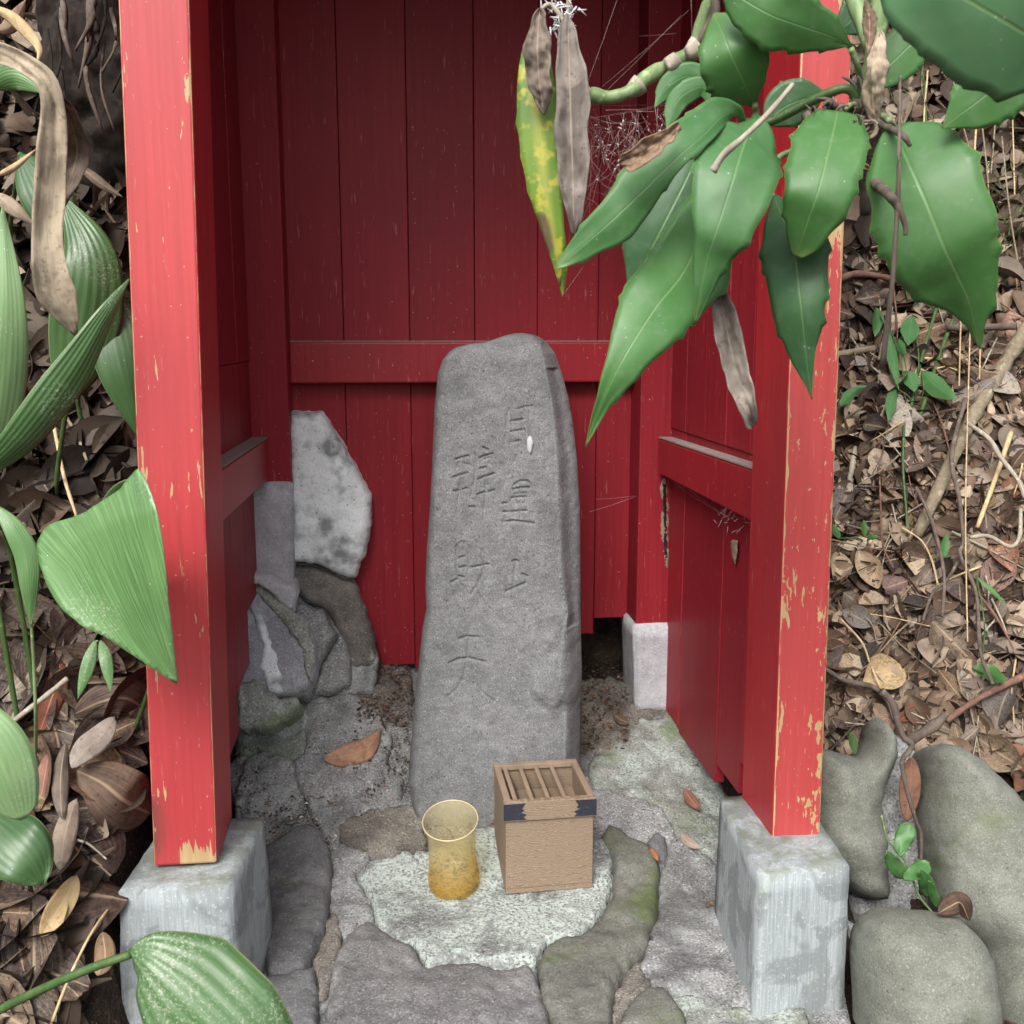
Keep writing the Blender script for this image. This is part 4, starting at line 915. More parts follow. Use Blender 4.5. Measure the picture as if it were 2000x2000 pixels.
stem('branch', [(1352, 97, 1.22), (1395, 30, 1.2), (1375, -60, 1.2)], .006, .007, 'bark', shrub)
stem('branch', [(1690, 225, 1.1), (1700, 290, 1.1), (1690, 340, 1.1), (1690, 420, 1.11)], .013, .005, 'bark', shrub, .9, 8)
stem('branch', [(1690, 210, 1.09), (1645, 215, 1.09), (1600, 225, 1.09), (1570, 235, 1.09)], .008, .005, 'bark', shrub, .9, 8)
stem('branch', [(1560, 290, 1.15), (1520, 310, 1.16), (1500, 360, 1.15), (1517, 398, 1.12)], .004, .004, 'stem', shrub)
Z3 = lambda pts, Ys: [(1000 + x / 2.147, y / 2.147, Y) for (x, y), Y in zip(pts, Ys)]
Z4 = lambda pts, Ys: [(1500 + x / 2.76, y / 2.76, Y) for (x, y), Y in zip(pts, Ys)]
LV = [
 # midrib px, half width px, material, kwargs
 ([(1425, 320, 1.10), (1345, 512, 1.04), (1280, 601, 1.01), (1224, 689, .99), (1186, 764, .99), (1144, 871, 1.01)], 80, 'leaf_b', dict(fold=.12, wave=.07, seed=1, lr=[(0, 3, 3), (.1, 40, 40), (.2, 62, 66), (.335, 76, 84), (.51, 72, 77), (.68, 45, 54), (.76, 27, 44), (.84, 15, 18), (.92, 9, 9), (1, 0, 0)])),
 (Z3([(1020, 470), (1010, 530), (975, 600), (930, 740), (860, 960), (820, 1080), (790, 1230), (770, 1357)], [1.08, 1.04, 1.01, .98, .97, .98, .99, 1.0]), 80, 'leaf', dict(fold=.14, wave=.05, seed=2, lr=[(0, 4, 4), (.06, 8, 8), (.13, 38, 35), (.2, 66, 60), (.30, 80, 77), (.42, 82, 84), (.55, 70, 80), (.69, 42, 62), (.78, 27, 42), (.88, 14, 24), (.96, 7, 8), (1, 0, 0)])),
 (Z3([(975, 515), (940, 470), (880, 490), (800, 570), (700, 655), (540, 810), (380, 960), (180, 1130)], [1.07, 1.05, 1.02, 1.0, .99, .99, .99, 1.0]), 56, 'leaf', dict(fold=.16, wave=.07, seed=3, lr=[(0, 3, 3), (.1, 16, 12), (.2, 40, 18), (.3, 50, 18), (.42, 54, 18), (.55, 60, 24), (.65, 50, 40), (.74, 38, 48), (.8, 36, 44), (.88, 26, 26), (.96, 12, 12), (1, 0, 0)])),
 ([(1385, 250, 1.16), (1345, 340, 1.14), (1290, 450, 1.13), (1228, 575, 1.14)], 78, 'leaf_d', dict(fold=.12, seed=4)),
 (Z3([(1018, 450), (980, 360), (920, 230), (880, 130), (845, 60)], [1.09, 1.06, 1.04, 1.05, 1.07]), 70, 'leaf_b', dict(fold=.10, wave=.05, seed=5, lr=[(0, 4, 4), (.1, 14, 18), (.2, 37, 52), (.36, 60, 64), (.53, 72, 68), (.7, 62, 54), (.82, 46, 36), (.93, 26, 20), (1, 3, 3)])),
 (Z3([(1425, 215), (1405, 185), (1330, 150), (1200, 105), (1080, 60), (940, -20), (860, -70)], [1.07, 1.06, 1.04, 1.02, 1.01, 1.02, 1.03]), 60, 'leaf_b', dict(fold=.12, wave=.05, seed=6, lr=[(0, 3, 3), (.08, 8, 6), (.18, 30, 22), (.4, 50, 46), (.6, 62, 60), (.8, 50, 46), (1, 3, 3)])),
 (Z4([(375, 600), (330, 800), (270, 1030), (210, 1200), (150, 1385)], [1.06, 1.02, 1.0, 1.01, 1.03]), 72, 'leaf_b', dict(fold=.08, wave=.05, seed=7, lr=[(0, 42, 50), (.1, 58, 60), (.25, 73, 72), (.53, 72, 70), (.72, 56, 64), (.86, 36, 48), (.94, 22, 34), (1, 8, 12)])),
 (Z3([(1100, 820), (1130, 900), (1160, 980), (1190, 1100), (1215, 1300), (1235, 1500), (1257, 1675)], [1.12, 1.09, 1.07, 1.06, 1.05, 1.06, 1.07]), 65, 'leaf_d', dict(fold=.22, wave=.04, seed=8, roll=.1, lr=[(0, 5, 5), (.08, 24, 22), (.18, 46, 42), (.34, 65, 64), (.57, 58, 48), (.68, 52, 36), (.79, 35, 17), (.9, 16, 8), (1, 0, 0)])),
 (Z4([(670, 690), (760, 880), (850, 1080), (950, 1330), (1030, 1500), (1090, 1640), (1142, 1880)], [1.02, .99, .97, .96, .97, .98, 1.0]), 105, 'leaf_b', dict(fold=.13, wave=.04, seed=9, lr=[(0, 20, 30), (.06, 52, 75), (.15, 78, 98), (.31, 103, 108), (.53, 108, 102), (.68, 86, 78), (.76, 62, 60), (.82, 36, 40), (.9, 15, 18), (.96, 9, 9), (1, 0, 0)])),
 ([(2110, 130, .78), (1960, 40, .76), (1820, -40, .76), (1690, -110, .78)], 140, 'leaf_p', dict(fold=.10, wave=.05, seed=10, ser=.05, lr=[(0, 20, 20), (.2, 120, 125), (.4, 140, 130), (.6, 140, 118), (.8, 95, 90), (1, 3, 3)])),
 ([(2060, 105, .95), (1975, 150, .95), (1900, 205, .96), (1840, 250, .97)], 66, 'leaf_b', dict(fold=.10, seed=11)),
 ([(1695, 170, 1.12), (1740, 125, 1.12), (1790, 78, 1.12), (1840, 50, 1.12)], 46, 'leaf_b', dict(fold=.1, seed=12)),
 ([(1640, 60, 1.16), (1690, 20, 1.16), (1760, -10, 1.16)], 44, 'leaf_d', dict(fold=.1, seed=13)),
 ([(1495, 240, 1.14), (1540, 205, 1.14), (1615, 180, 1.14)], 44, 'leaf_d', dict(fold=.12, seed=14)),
 ([(1405, 190, 1.20), (1355, 150, 1.2), (1310, 165, 1.2), (1278, 210, 1.2)], 26, 'leaf', dict(fold=.2, seed=15)),
 ([(1392, 205, 1.18), (1372, 170, 1.18), (1325, 195, 1.18), (1302, 258, 1.18)], 22, 'leaf', dict(fold=.2, seed=16)),
]
for px, hw, m, kw in LV:
    k = dict(AU); k.update(kw); leaf('leaf', px, hw, m, shrub, **k)
for px in ([(1690, 225, 1.1), (1720, 225, 1.07), (1738, 236, 1.02)], [(1662, 95, 1.06), (1675, 130, 1.07), (1682, 170, 1.09)], [(1690, 210, 1.1), (1665, 205, 1.08), (1650, 212, 1.07)], [(1474, 205, 1.08), (1480, 225, 1.1), (1490, 240, 1.12)]):
    stem('leaf_stalk', px, .0035, .003, 'stem', shrub, 0, 6)
stem('twig', [(1715, 240, 1.06), (1760, 262, .98), (1778, 285, .97)], .004, .002, 'bark', shrub, .5, 6)
stem('twig', [(1695, 345, 1.05), (1730, 375, .95), (1752, 400, .94), (1768, 440, .94), (1768, 460, .94)], .005, .0015, 'bark', shrub, .5, 6)
stem('twig', [(1758, 150, 1.02), (1756, 300, .94), (1752, 420, .94), (1742, 560, .94), (1722, 720, .97)], .0014, .0028, 'bark', shrub, .4, 6)
dl = leaf('dead_leaf', [(1720, 62, 1.05), (1712, 120, 1.04), (1705, 190, 1.05), (1712, 252, 1.06)], 22, 'dead_tan', shrub, fold=.5, prof='ell', seed=20, crumple=.7, n=50, m=13); dl['label'] = 'dry tan leaf with brown spots'
dl = leaf('dead_leaf', [(1690, 0, 1.05), (1698, 40, 1.05), (1696, 110, 1.05)], 12, 'dead_tan', shrub, fold=.6, prof='lance', seed=21, crumple=.7, n=50, m=13)
rr = random.Random(15); parts = []
for k in range(60):
    c = at(rr.gauss(1690, 16), rr.uniform(165, 340), rr.uniform(1.06, 1.11)) if k < 40 else at(rr.uniform(1580, 1690), rr.gauss(215, 10), rr.uniform(1.06, 1.1))
    d = Vector((rr.gauss(0, 1), rr.gauss(0, .6), rr.gauss(0, 1))).normalized() * rr.uniform(.008, .03); parts.append(tube([c, c + d * .5 + Vector((0, 0, .003)), c + d], rr.uniform(.001, .004), .0006, 5, 6, .8))
V, F = merge(parts); ck = link('bud_scales', V, F, 'bark', shrub); ck['kind'] = 'stuff'
for k in range(7):
    x, y = rr.uniform(1620, 1710), rr.uniform(190, 300); leaf('dead_leaf', [(x, y, 1.06), (x + rr.uniform(-25, 25), y + rr.uniform(5, 25), 1.05), (x + rr.uniform(-45, 45), y + rr.uniform(20, 50), 1.06)], rr.uniform(7, 13), rr.choice(['dead', 'dead_dark', 'dead_tan']), shrub, fold=-.8, prof='ell', seed=300 + k, crumple=1.0)
# leaves at the end of the long branch
yl = leaf('leaf', [(1052, 25, 1.20), (1046, 140, 1.18), (1060, 330, 1.17), (1085, 480, 1.17), (1094, 560, 1.18)], 40, 'leaf_y', shrub, fold=.18, ser=.2, prof='lance', seed=22); yl['label'] = 'yellowing leaf with yellow flecks'
leaf('leaf', [(1085, 420, 1.19), (1095, 500, 1.19), (1099, 580, 1.19)], 14, 'leaf_y', shrub, fold=.3, prof='lance', seed=23)
dl = leaf('dead_leaf', [(1054, 18, 1.16), (1050, 80, 1.15), (1052, 150, 1.15), (1063, 224, 1.16)], 27, 'dead_grey', shrub, fold=-.45, wave=.15, prof='ell', seed=24, crumple=.7, n=50, m=13); dl['label'] = 'crumpled greyish dead leaf'
dl = leaf('dead_leaf', [(1108, 30, 1.19), (1112, 140, 1.17), (1118, 320, 1.16), (1122, 462, 1.17)], 35, 'dead_grey', shrub, fold=-.6, wave=.12, prof='ell', seed=25, crumple=.7, n=50, m=13); dl['label'] = 'long greyish dead leaf hanging folded'
stem('leaf_stalk', [(1152, 186, 1.20), (1125, 120, 1.21), (1105, 50, 1.20), (1075, 10, 1.2), (1054, 20, 1.18)], .004, .002, 'bark_pale', shrub, .5, 6)
stem('leaf_stalk', [(1105, 45, 1.2), (1110, 20, 1.2), (1108, -30, 1.2)], .003, .002, 'bark_pale', shrub, .5, 6)
o = leaf('dead_leaf', [(1402, 545, 1.06), (1418, 640, 1.05), (1440, 730, 1.05), (1462, 800, 1.05), (1468, 834, 1.06)], 26, 'dead_grey', shrub, fold=-.9, wave=.2, prof='ell', seed=26, crumple=.7, n=50, m=13); o['label'] = 'rolled dry leaf hanging below the green leaves'
# things caught in the shrub
o = leaf('dead_leaf', [(1327, 247, .975), (1285, 278, .965), (1245, 305, .965), (1214, 318, .97)], 27, 'dead_tan', None, fold=-.9, prof=lambda t: .25 + .9 * t * (1 - t ** 6), seed=27, crumple=.7, n=50, m=13); tag(o, 'curled dry tan leaf caught on a hanging green leaf', 'leaf')
V, F = tube([at(1548, 165, .97), at(1500, 222, .955), at(1450, 270, .945), at(1415, 300, .945), at(1392, 335, .95)], .0022, .0034, 7, 24, .3)
tag(link('twig', V, F, 'bark_pale'), 'straight pale twig lying across the green hanging leaves', 'twig')

# ------------------------------------------------------------------ spider web between branch and leaves
web = thing('spider_web', at(1240, 400, 1.2), 'dusty spider web strung between the branch and the hanging leaves', 'web')
rr = random.Random(11); parts = []
def wl(a, b, r=.0002, sag=.01):
    m = (a + b) / 2 - Vector((0, 0, sag * (a - b).length)); return tube([a, m, b], r, r, 3, 5)
for k in range(170):
    x0 = rr.uniform(1135, 1320); y0 = 232 - (x0 - 1135) * .16 + rr.random() ** 1.5 * 170; an = rr.gauss(1.2, .8); L = rr.uniform(25, 110)
    x1 = min(max(x0 + math.cos(an) * L, 1130), 1325); y1 = min(max(y0 + math.sin(an) * L, 215), 440)
    parts.append(wl(at(x0, y0, rr.uniform(1.17, 1.24)), at(x1, y1, rr.uniform(1.17, 1.24)), .00015, rr.uniform(0, .1)))
V, F = merge(parts); link('threads', V, F, 'webd', web)
parts = [wl(at(a, b, c), at(d, e, f), .00012) for a, b, c, d, e, f in ((1130, 235, 1.19, 1330, 195, 1.2), (1150, 232, 1.2, 1300, 205, 1.2), (1150, 205, 1.2, 1265, 205, 1.21), (1150, 210, 1.2, 1330, 30, 1.25), (1175, 170, 1.2, 1345, 20, 1.25), (1148, 160, 1.2, 1205, 0, 1.25), (1250, 70, 1.25, 1320, 65, 1.22), (1145, 130, 1.22, 1150, 180, 1.2), (1090, 220, 1.17, 1130, 236, 1.18), (1350, 0, 1.2, 1352, 95, 1.21), (1155, 300, 1.18, 1150, 470, 1.17), (1100, 575, 1.18, 1140, 520, 1.2))]
V, F = merge(parts); link('anchor_threads', V, F, 'webd', web)
parts = []
for k in range(46):
    c = at(rr.uniform(1160, 1310), rr.uniform(225, 350), 1.19); s = rr.uniform(.0006, .0018); parts.append(tube([c, c + Vector((rr.uniform(-1, 1), rr.uniform(-1, 1), rr.uniform(-1, 1))) * s * 2.5], s * .5, s * .3, 4, 3))
V, F = merge(parts); link('caught_specks', V, F, 'fluff', web)
parts = []
for k in range(70):
    c = at(rr.gauss(1098, 12), rr.uniform(0, 75), rr.uniform(1.19, 1.22)); parts.append(tube([c, c + Vector((rr.uniform(-1, 1), rr.uniform(-.5, .5), rr.uniform(-1, 1))) * .012], .0012, .0005, 4, 3))
V, F = merge(parts); link('silk_clump', V, F, 'fluff', web)
parts = [wl(onw(1150, 1000, 2.1), onw(1245, 968, 2.22), .0002), wl(onw(1165, 975, 2.15), onw(1245, 968, 2.22), .0002), wl(onu(1300, 930, .60), onu(1420, 1010, .605), .0002), wl(onu(1330, 945, .60), onu(1440, 1020, .605), .0002)]
for k in range(40):
    a = onu(rr.uniform(1400, 1468), rr.uniform(975, 1040), .604); parts.append(tube([a, a + Vector((rr.uniform(-.6, .1), rr.uniform(-.6, .6), rr.uniform(-1, .4))) * .02], .0004, .0002, 3, 3))
V, F = merge(parts); wb2 = tag(link('spider_web', V, F, 'fluff'), 'grey cobweb clinging under the right wall rail', 'web')

# ------------------------------------------------------------------ broad-bladed plants on the left
def plant(name, label, bx_, by_): 
    p = onterr(bx_, by_); return thing(name, p, label, 'plant'), p
def outline_leaf(name, poly, mat, parent, depth, axisf, step=9, rough=.6):
    """broad blade: outline, with its own curved depth; uv u along, v across the blade"""
    v2, tris, d, bi = polyfill(poly, step, rough, 3); V, U = [], []
    for x, y in v2:
        V.append(at(x, y, depth(x, y))); U.append(axisf(x, y))
    F = []
    for t in tris:
        a, b, c = (V[k] for k in t[:3]); n_ = (b - a).cross(c - a); F.append(t if n_.dot(CAMP - a) > 0 else t[::-1])
    return link(name, V, F, mat, parent, U, solid=.0009)
pa, ga = plant('broad_leaf_plant', 'broad green leaf folded down in front of the left red post', 250, 1460)
fold_poly = zpts(0, 700, 2.76, [(745, 585), (800, 680), (850, 830), (880, 1000), (900, 1200), (915, 1350), (935, 1520), (962, 1765), (850, 1690), (700, 1590), (560, 1495), (450, 1450), (320, 1340), (250, 1220), (205, 1080), (195, 1000), (240, 910), (300, 880), (420, 850), (520, 790), (640, 710)])
tipx, tipy = 348, 1339
def fdepth(x, y):
    a = math.atan2(tipx - x, tipy - y); r = math.hypot(tipx - x, tipy - y) / 430      # fan round the tip
    return 1.235 - .10 * r + .10 * r * r * (1 if r < 1 else 1) + .05 * math.sin((a - .35) * 3.2) * min(1, r) + .06 * max(0, r - .8)
def faxis(x, y):
    a = math.atan2(tipx - x, tipy - y); r = math.hypot(tipx - x, tipy - y) / 480
    return (1 - r, .5 + (a - .35) * .55 * min(1, .35 + r))
fl = outline_leaf('leaf', fold_poly, 'blade', pa, fdepth, faxis)
# the part of the blade behind the fold, running down to its stalk
leaf('leaf_underside', [(262, 935, 1.23), (250, 1010, 1.30), (262, 1120, 1.36), (290, 1250, 1.42)], 60, 'blade_d', pa, fold=.2, prof='ell')
V, F = tube([at(290, 1250, 1.42), at(295, 1330, 1.45), ga], .003, .004, 7); link('stalk', V, F, 'stem_d', pa)

pb, gb_ = plant('broad_leaf_plant', 'dark green pleated leaf on a long stalk at the bottom left corner', 5, 1985)
leaf('leaf', [(252, 1858, 1.00), (300, 1880, .985), (400, 1965, .965), (500, 2070, .95), (560, 2160, .95)], 108, 'blade_m', pb, prof=lambda t: min(1, (t * 3.2) ** .6) * (1 - max(0, t - .6) * 1.2), fold=.30, wave=.05, seed=31, roll=.15, n=34, m=15)
V, F = tube([at(-160, 2080, 1.08), at(-60, 2010, 1.05), at(0, 1972, 1.03), at(90, 1928, 1.01), at(180, 1890, 1.0), at(255, 1864, 1.0)], .0055, .0045, 8); link('stalk', V, F, 'stem_d', pb)
V, F = tube([at(-160, 2080, 1.08), at(-230, 2300, 1.1)], .0055, .006, 8); link('stalk', V, F, 'stem_d', pb)

pc, gc = plant('broad_leaf_plant', 'clump of long striped green blades at the left edge', 40, 1000)
BL = dict(prof='lance', fold=.25, wave=.05, n=30, m=11)
leaf('leaf', [(-30, 960, 1.32), (0, 780, 1.28), (12, 600, 1.26), (5, 400, 1.28)], 44, 'blade_p', pc, seed=41, **BL)
leaf('leaf', [(-40, 935, 1.30), (50, 850, 1.28), (140, 730, 1.29), (205, 620, 1.31), (252, 545, 1.34)], 40, 'blade_m', pc, seed=42, roll=.4, **BL)
leaf('leaf', [(130, 790, 1.62), (165, 640, 1.60), (175, 500, 1.60), (120, 380, 1.64)], 66, 'blade_m', pc, seed=43, **BL)
leaf('leaf', [(190, 540, 1.66), (222, 640, 1.63), (245, 740, 1.62), (275, 860, 1.64)], 52, 'blade_d', pc, seed=44, **BL)
leaf('leaf', [(40, 300, 1.75), (80, 360, 1.72), (110, 430, 1.72), (120, 520, 1.74)], 50, 'blade_d', pc, seed=45, **BL)
leaf('leaf', [(-20, 170, 1.7), (30, 150, 1.68), (90, 182, 1.68)], 26, 'blade', pc, seed=46, **BL)
for a, b in (((-30, 960, 1.32), (20, 1080, 1.45)), ((130, 790, 1.62), (110, 960, 1.7)), ((190, 540, 1.66), (150, 760, 1.75)), ((-40, 935, 1.30), (-20, 1080, 1.42)), ((40, 300, 1.75), (20, 470, 1.95)), ((-20, 170, 1.7), (-60, 400, 1.9))):
    q = at(*b); V, F = tube([at(*a), q, Vector((q.x, q.y + .05, float(terr(np.array(q.x), np.array(q.y + .05))) - .01))], .004, .004, 6); link('stalk', V, F, 'stem_d', pc)
pd, gd = plant('young_blade_plant', 'thin young blade drooping on a tall green stalk at the left', 70, 1490)
leaf('leaf', [(-12, 985, 1.32), (25, 1030, 1.31), (52, 1085, 1.31), (58, 1150, 1.31), (60, 1225, 1.32)], 22, 'blade', pd, seed=51, **BL)
V, F = tube([at(60, 1200, 1.32), at(66, 1300, 1.34), at(70, 1400, 1.36), gd], .0022, .0028, 6); link('stalk', V, F, 'stem', pd)
pe, ge = plant('seedling', 'two small drooping green leaves above the dead leaves left of the post', 195, 1300)
leaf('leaf', [(186, 1250, 1.42), (172, 1300, 1.40), (152, 1365, 1.39)], 13, 'blade', pe, seed=52, **BL)
leaf('leaf', [(196, 1250, 1.42), (207, 1290, 1.40), (217, 1352, 1.39)], 12, 'blade', pe, seed=53, **BL)
V, F = tube([at(190, 1252, 1.42), ge], .002, .002, 5); link('stalk', V, F, 'stem', pe)
pf, gf_ = plant('broad_leaf_plant', 'pale leaf tip with brown end at the left edge above the litter', 10, 1700)
leaf('leaf', [(-50, 1380, 1.12), (-5, 1450, 1.11), (22, 1520, 1.11), (45, 1600, 1.12)], 52, 'blade_p', pf, prof=lambda t: .5 + .5 * math.sin(math.pi * t) if t < .93 else .5 * (1 - t) / .07 + .1, fold=.1, seed=54)
V, F = tube([at(-50, 1380, 1.12), at(-90, 1500, 1.15), at(-100, 1800, 1.2)], .004, .004, 6); link('stalk', V, F, 'stem', pf)
ph_, gh = plant('ground_leaf_plant', 'dark mossy green leaf lying low at the left edge', 30, 1720)
leaf('leaf', [(-30, 1590, 1.25), (15, 1640, 1.22), (55, 1680, 1.21), (85, 1725, 1.215)], 62, 'blade_d', ph_, prof='ell', fold=.15, wave=.1, seed=55)
V, F = tube([at(-30, 1590, 1.25), gh + Vector((-.08, .02, 0))], .003, .003, 6); link('stalk', V, F, 'stem_d', ph_)
# large dried blade hanging at the left
hd, _ = plant('dried_blade_plant', 'large dried brown blade bent over and hanging at the upper left', 20, 500)
leaf('leaf', [(-60, 95, 1.40), (0, 105, 1.36), (55, 128, 1.33), (92, 165, 1.32), (104, 240, 1.33), (98, 360, 1.34), (92, 450, 1.34), (105, 560, 1.34), (148, 655, 1.36)], 34, 'dead_grey', hd, prof=lambda t: float(np.interp(t, [0, .15, .3, .4, .5, .62, .72, .8, .88, .95, 1], [.5, .6, .55, .6, .8, .78, .8, 1.0, 1.1, .6, .08])), fold=-.35, wave=.10, seed=61, n=60, m=13, crumple=.5)
leaf('leaf', [(95, 165, 1.33), (135, 230, 1.38), (150, 300, 1.42), (125, 380, 1.42), (115, 420, 1.42)], 20, 'dead', hd, prof='ell', fold=-.5, wave=.2, seed=62, crumple=.7, n=40, m=11)
V, F = tube([at(-60, 95, 1.40), at(-120, 200, 1.5), at(-150, 700, 1.75)], .004, .005, 6); link('stalk', V, F, 'straw', hd)
for k, (pts, hw, m, lab) in enumerate([
 ([(-20, 10, 1.5), (30, 40, 1.5), (75, 92, 1.5), (72, 125, 1.5)], 12, 'straw', 'yellow bent dry blade at the upper left corner'),
 ([(-10, 60, 1.6), (20, 50, 1.6), (50, 0, 1.6)], 14, 'dead_tan', 'pale dry blade fragment in the upper left corner'),
 ([(-10, 345, 1.5), (30, 325, 1.48), (72, 290, 1.48)], 6, 'straw', 'short pale dry stalk sticking out at the left edge'),
 ([(-15, 375, 1.45), (30, 410, 1.44), (68, 440, 1.45)], 15, 'dead_grey', 'grey dry blade drooping over the left edge blades'),
 ([(178, 60, 2.2), (160, 90, 2.2), (135, 125, 2.2)], 8, 'dead_tan', 'thin tan dry leaf in the dark hollow at the upper left'),
 ([(150, 320, 2.05), (200, 360, 2.04), (240, 385, 2.04)], 10, 'dead', 'narrow brown dry blade beside the left post')]):
    tag(leaf('dry_blade', pts, hw, m, None, prof='lance', fold=.5, seed=70 + k), lab, 'dry leaf')

# dark rotting stump in the hollow at the upper left
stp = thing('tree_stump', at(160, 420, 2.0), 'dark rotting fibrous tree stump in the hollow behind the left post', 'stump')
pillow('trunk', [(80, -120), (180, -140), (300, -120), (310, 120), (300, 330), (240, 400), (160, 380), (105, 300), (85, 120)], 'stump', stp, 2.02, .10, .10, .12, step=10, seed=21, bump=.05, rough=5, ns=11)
rr = random.Random(77)
for k in range(16):
    x = rr.uniform(90, 250); y0 = rr.uniform(-60, 180); L = rr.uniform(90, 260); y1 = y0 + L
    V, F = tube([at(x, y0, 1.93), at(x + rr.uniform(-14, 14), (y0 + y1) / 2, 1.89), at(x + rr.uniform(-30, 30), y1, 1.90)], rr.uniform(.002, .009), .002, 5, 9, .6); link('root_fibre', V, F, rr.choice(['stump', 'stump', 'bark']), stp)
# ------------------------------------------------------------------ fallen leaves
def litter_shape(seed):
    rr = random.Random(seed); n, m = 9, 5; V, F, U = [], [], []
    cu = rr.uniform(-.35, .5); cl = rr.uniform(.2, 1.1) * rr.choice((1, 1, -1)); asp = rr.uniform(.24, .40); tw = rr.uniform(-.5, .5)
    for i in range(n):
        t = i / (n - 1); wd = asp * max(.04, math.sin(math.pi * min(1, t * .97 + .02)) ** .75)
        for j in range(m):
            v = j / (m - 1) * 2 - 1; x = t - .5; y = v * wd; z = cu * (x * x - .1) + cl * (v * v) * wd + tw * x * y + rr.uniform(-.015, .015)
            V.append((x, y, z)); U.append((t, (v + 1) / 2))
    for i in range(n - 1):
        for j in range(m - 1): a = i * m + j; F.append((a, a + 1, a + m + 1, a + m))
    return V, F, U
SHP = [litter_shape(200 + k) for k in range(12)]
PAL = [((.10, .070, .050), 4.5), ((.155, .112, .080), 5), ((.235, .18, .135), 4), ((.35, .28, .215), 2.8), ((.045, .031, .024), 4.8), ((.48, .41, .32), 1.8), ((.21, .11, .07), 1.0), ((.24, .205, .175), 3.4)]
def pick(rr): 
    t = rr.random() * sum(w_ for _, w_ in PAL)
    for c, w_ in PAL:
        t -= w_
        if t <= 0: return c
    return PAL[0][0]
def tnormal(p):
    e = .03; x, y = p.x, p.y; f = lambda a, b: float(terr(np.array(a), np.array(b)))
    return Vector((-(f(x + e, y) - f(x - e, y)) / (2 * e), -(f(x, y + e) - f(x, y - e)) / (2 * e), 1)).normalized()
def pose(p, rr, tilt=.7):
    n_ = (tnormal(p) + Vector((rr.gauss(0, tilt), rr.gauss(0, tilt), rr.gauss(0, tilt) * .5))).normalized()
    q = n_.to_track_quat('Z', 'Y').to_matrix() @ Matrix.Rotation(rr.uniform(0, 6.28), 3, 'Z'); return q, n_
def litter(name, boxes, label, seed, world=()):
    rr = random.Random(seed); V, F, K, U = [], [], [], []
    for (x0, y0, x1, y1, n, s0, s1, shade_k) in list(boxes) + [q + (None,) for q in world]:  # last box value darkens the leaf colour; low ones paint in the bank's shade
        if shade_k is None:                                             # the bank beyond the picture: x, y in metres
            XY = [(rr.uniform(x0, x1), rr.uniform(y0, y1)) for _ in range(n)]; P = [(a, b, float(terr(np.array(a), np.array(b)))) for a, b in XY]; shade_k = .8
        else: P = march([(rr.uniform(x0, x1), rr.uniform(y0, y1)) for _ in range(n)], terr)
        for p in P:
            p = Vector(p); u_, w_ = uw(p)
            if -.36 < u_ < .68 and w_ < 2.45: continue
            if -.615 < p.x < 0 and p.y < 1.56: continue
            sv, sf, _ = SHP[rr.randrange(12)]; s = rr.uniform(s0, s1); M, n_ = pose(p, rr); c = pick(rr); k = rr.uniform(.75, 1.2) * shade_k; o = len(V); lift = n_ * rr.uniform(.0, .035)
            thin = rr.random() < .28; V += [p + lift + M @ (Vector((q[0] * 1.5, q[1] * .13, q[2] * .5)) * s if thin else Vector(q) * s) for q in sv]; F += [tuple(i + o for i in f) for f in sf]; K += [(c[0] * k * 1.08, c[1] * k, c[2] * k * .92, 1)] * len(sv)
    return tag(link(name, V, F, 'litter', None, cols=K), label, 'leaf litter', kind='stuff')
litter('leaf_litter', [(1570, -60, 2080, 560, 1000, .05, .11, .6), (1570, 500, 2080, 1480, 3400, .025, .075, .9), (1600, 700, 2080, 1500, 2600, .02, .07, 1.0)], 'thick brown leaf litter covering the bank on the right', 5, [(.70, 1.0, 2.3, 3.2, 2600, .04, .10), (.62, .3, 2.2, 1.2, 700, .04, .10)])  # first box: shadow at the upper right painted into the leaf colour
litter('leaf_litter', [(-80, 200, 330, 900, 380, .06, .13, .26), (-80, 0, 120, 500, 120, .06, .13, .4), (-80, 800, 330, 1300, 420, .06, .13, .26), (-80, 1250, 330, 2050, 800, .04, .13, .42)], 'brown leaf litter covering the bank on the left', 6, [(-2.2, 1.0, -.72, 2.8, 2200, .05, .12), (-2.0, .3, -.55, 1.1, 700, .05, .11)])  # dark wet leaves, with the left bank's shadow added to their colour
LM = {}
for k in range(12):
    for mm in ('dead', 'dead_tan', 'dead_grey', 'dead_red', 'dead_dark'):
        me = bpy.data.meshes.new('fallen_leaf'); me.from_pydata(*[SHP[k][0], [], SHP[k][1]]); ul = me.uv_layers.new(name='UVMap')
        for lp in me.loops: ul.data[lp.index].uv = SHP[k][2][lp.vertex_index]
        me.polygons.foreach_set('use_smooth', [True] * len(me.polygons)); me.materials.append(MT[mm]); LM[k, mm] = me
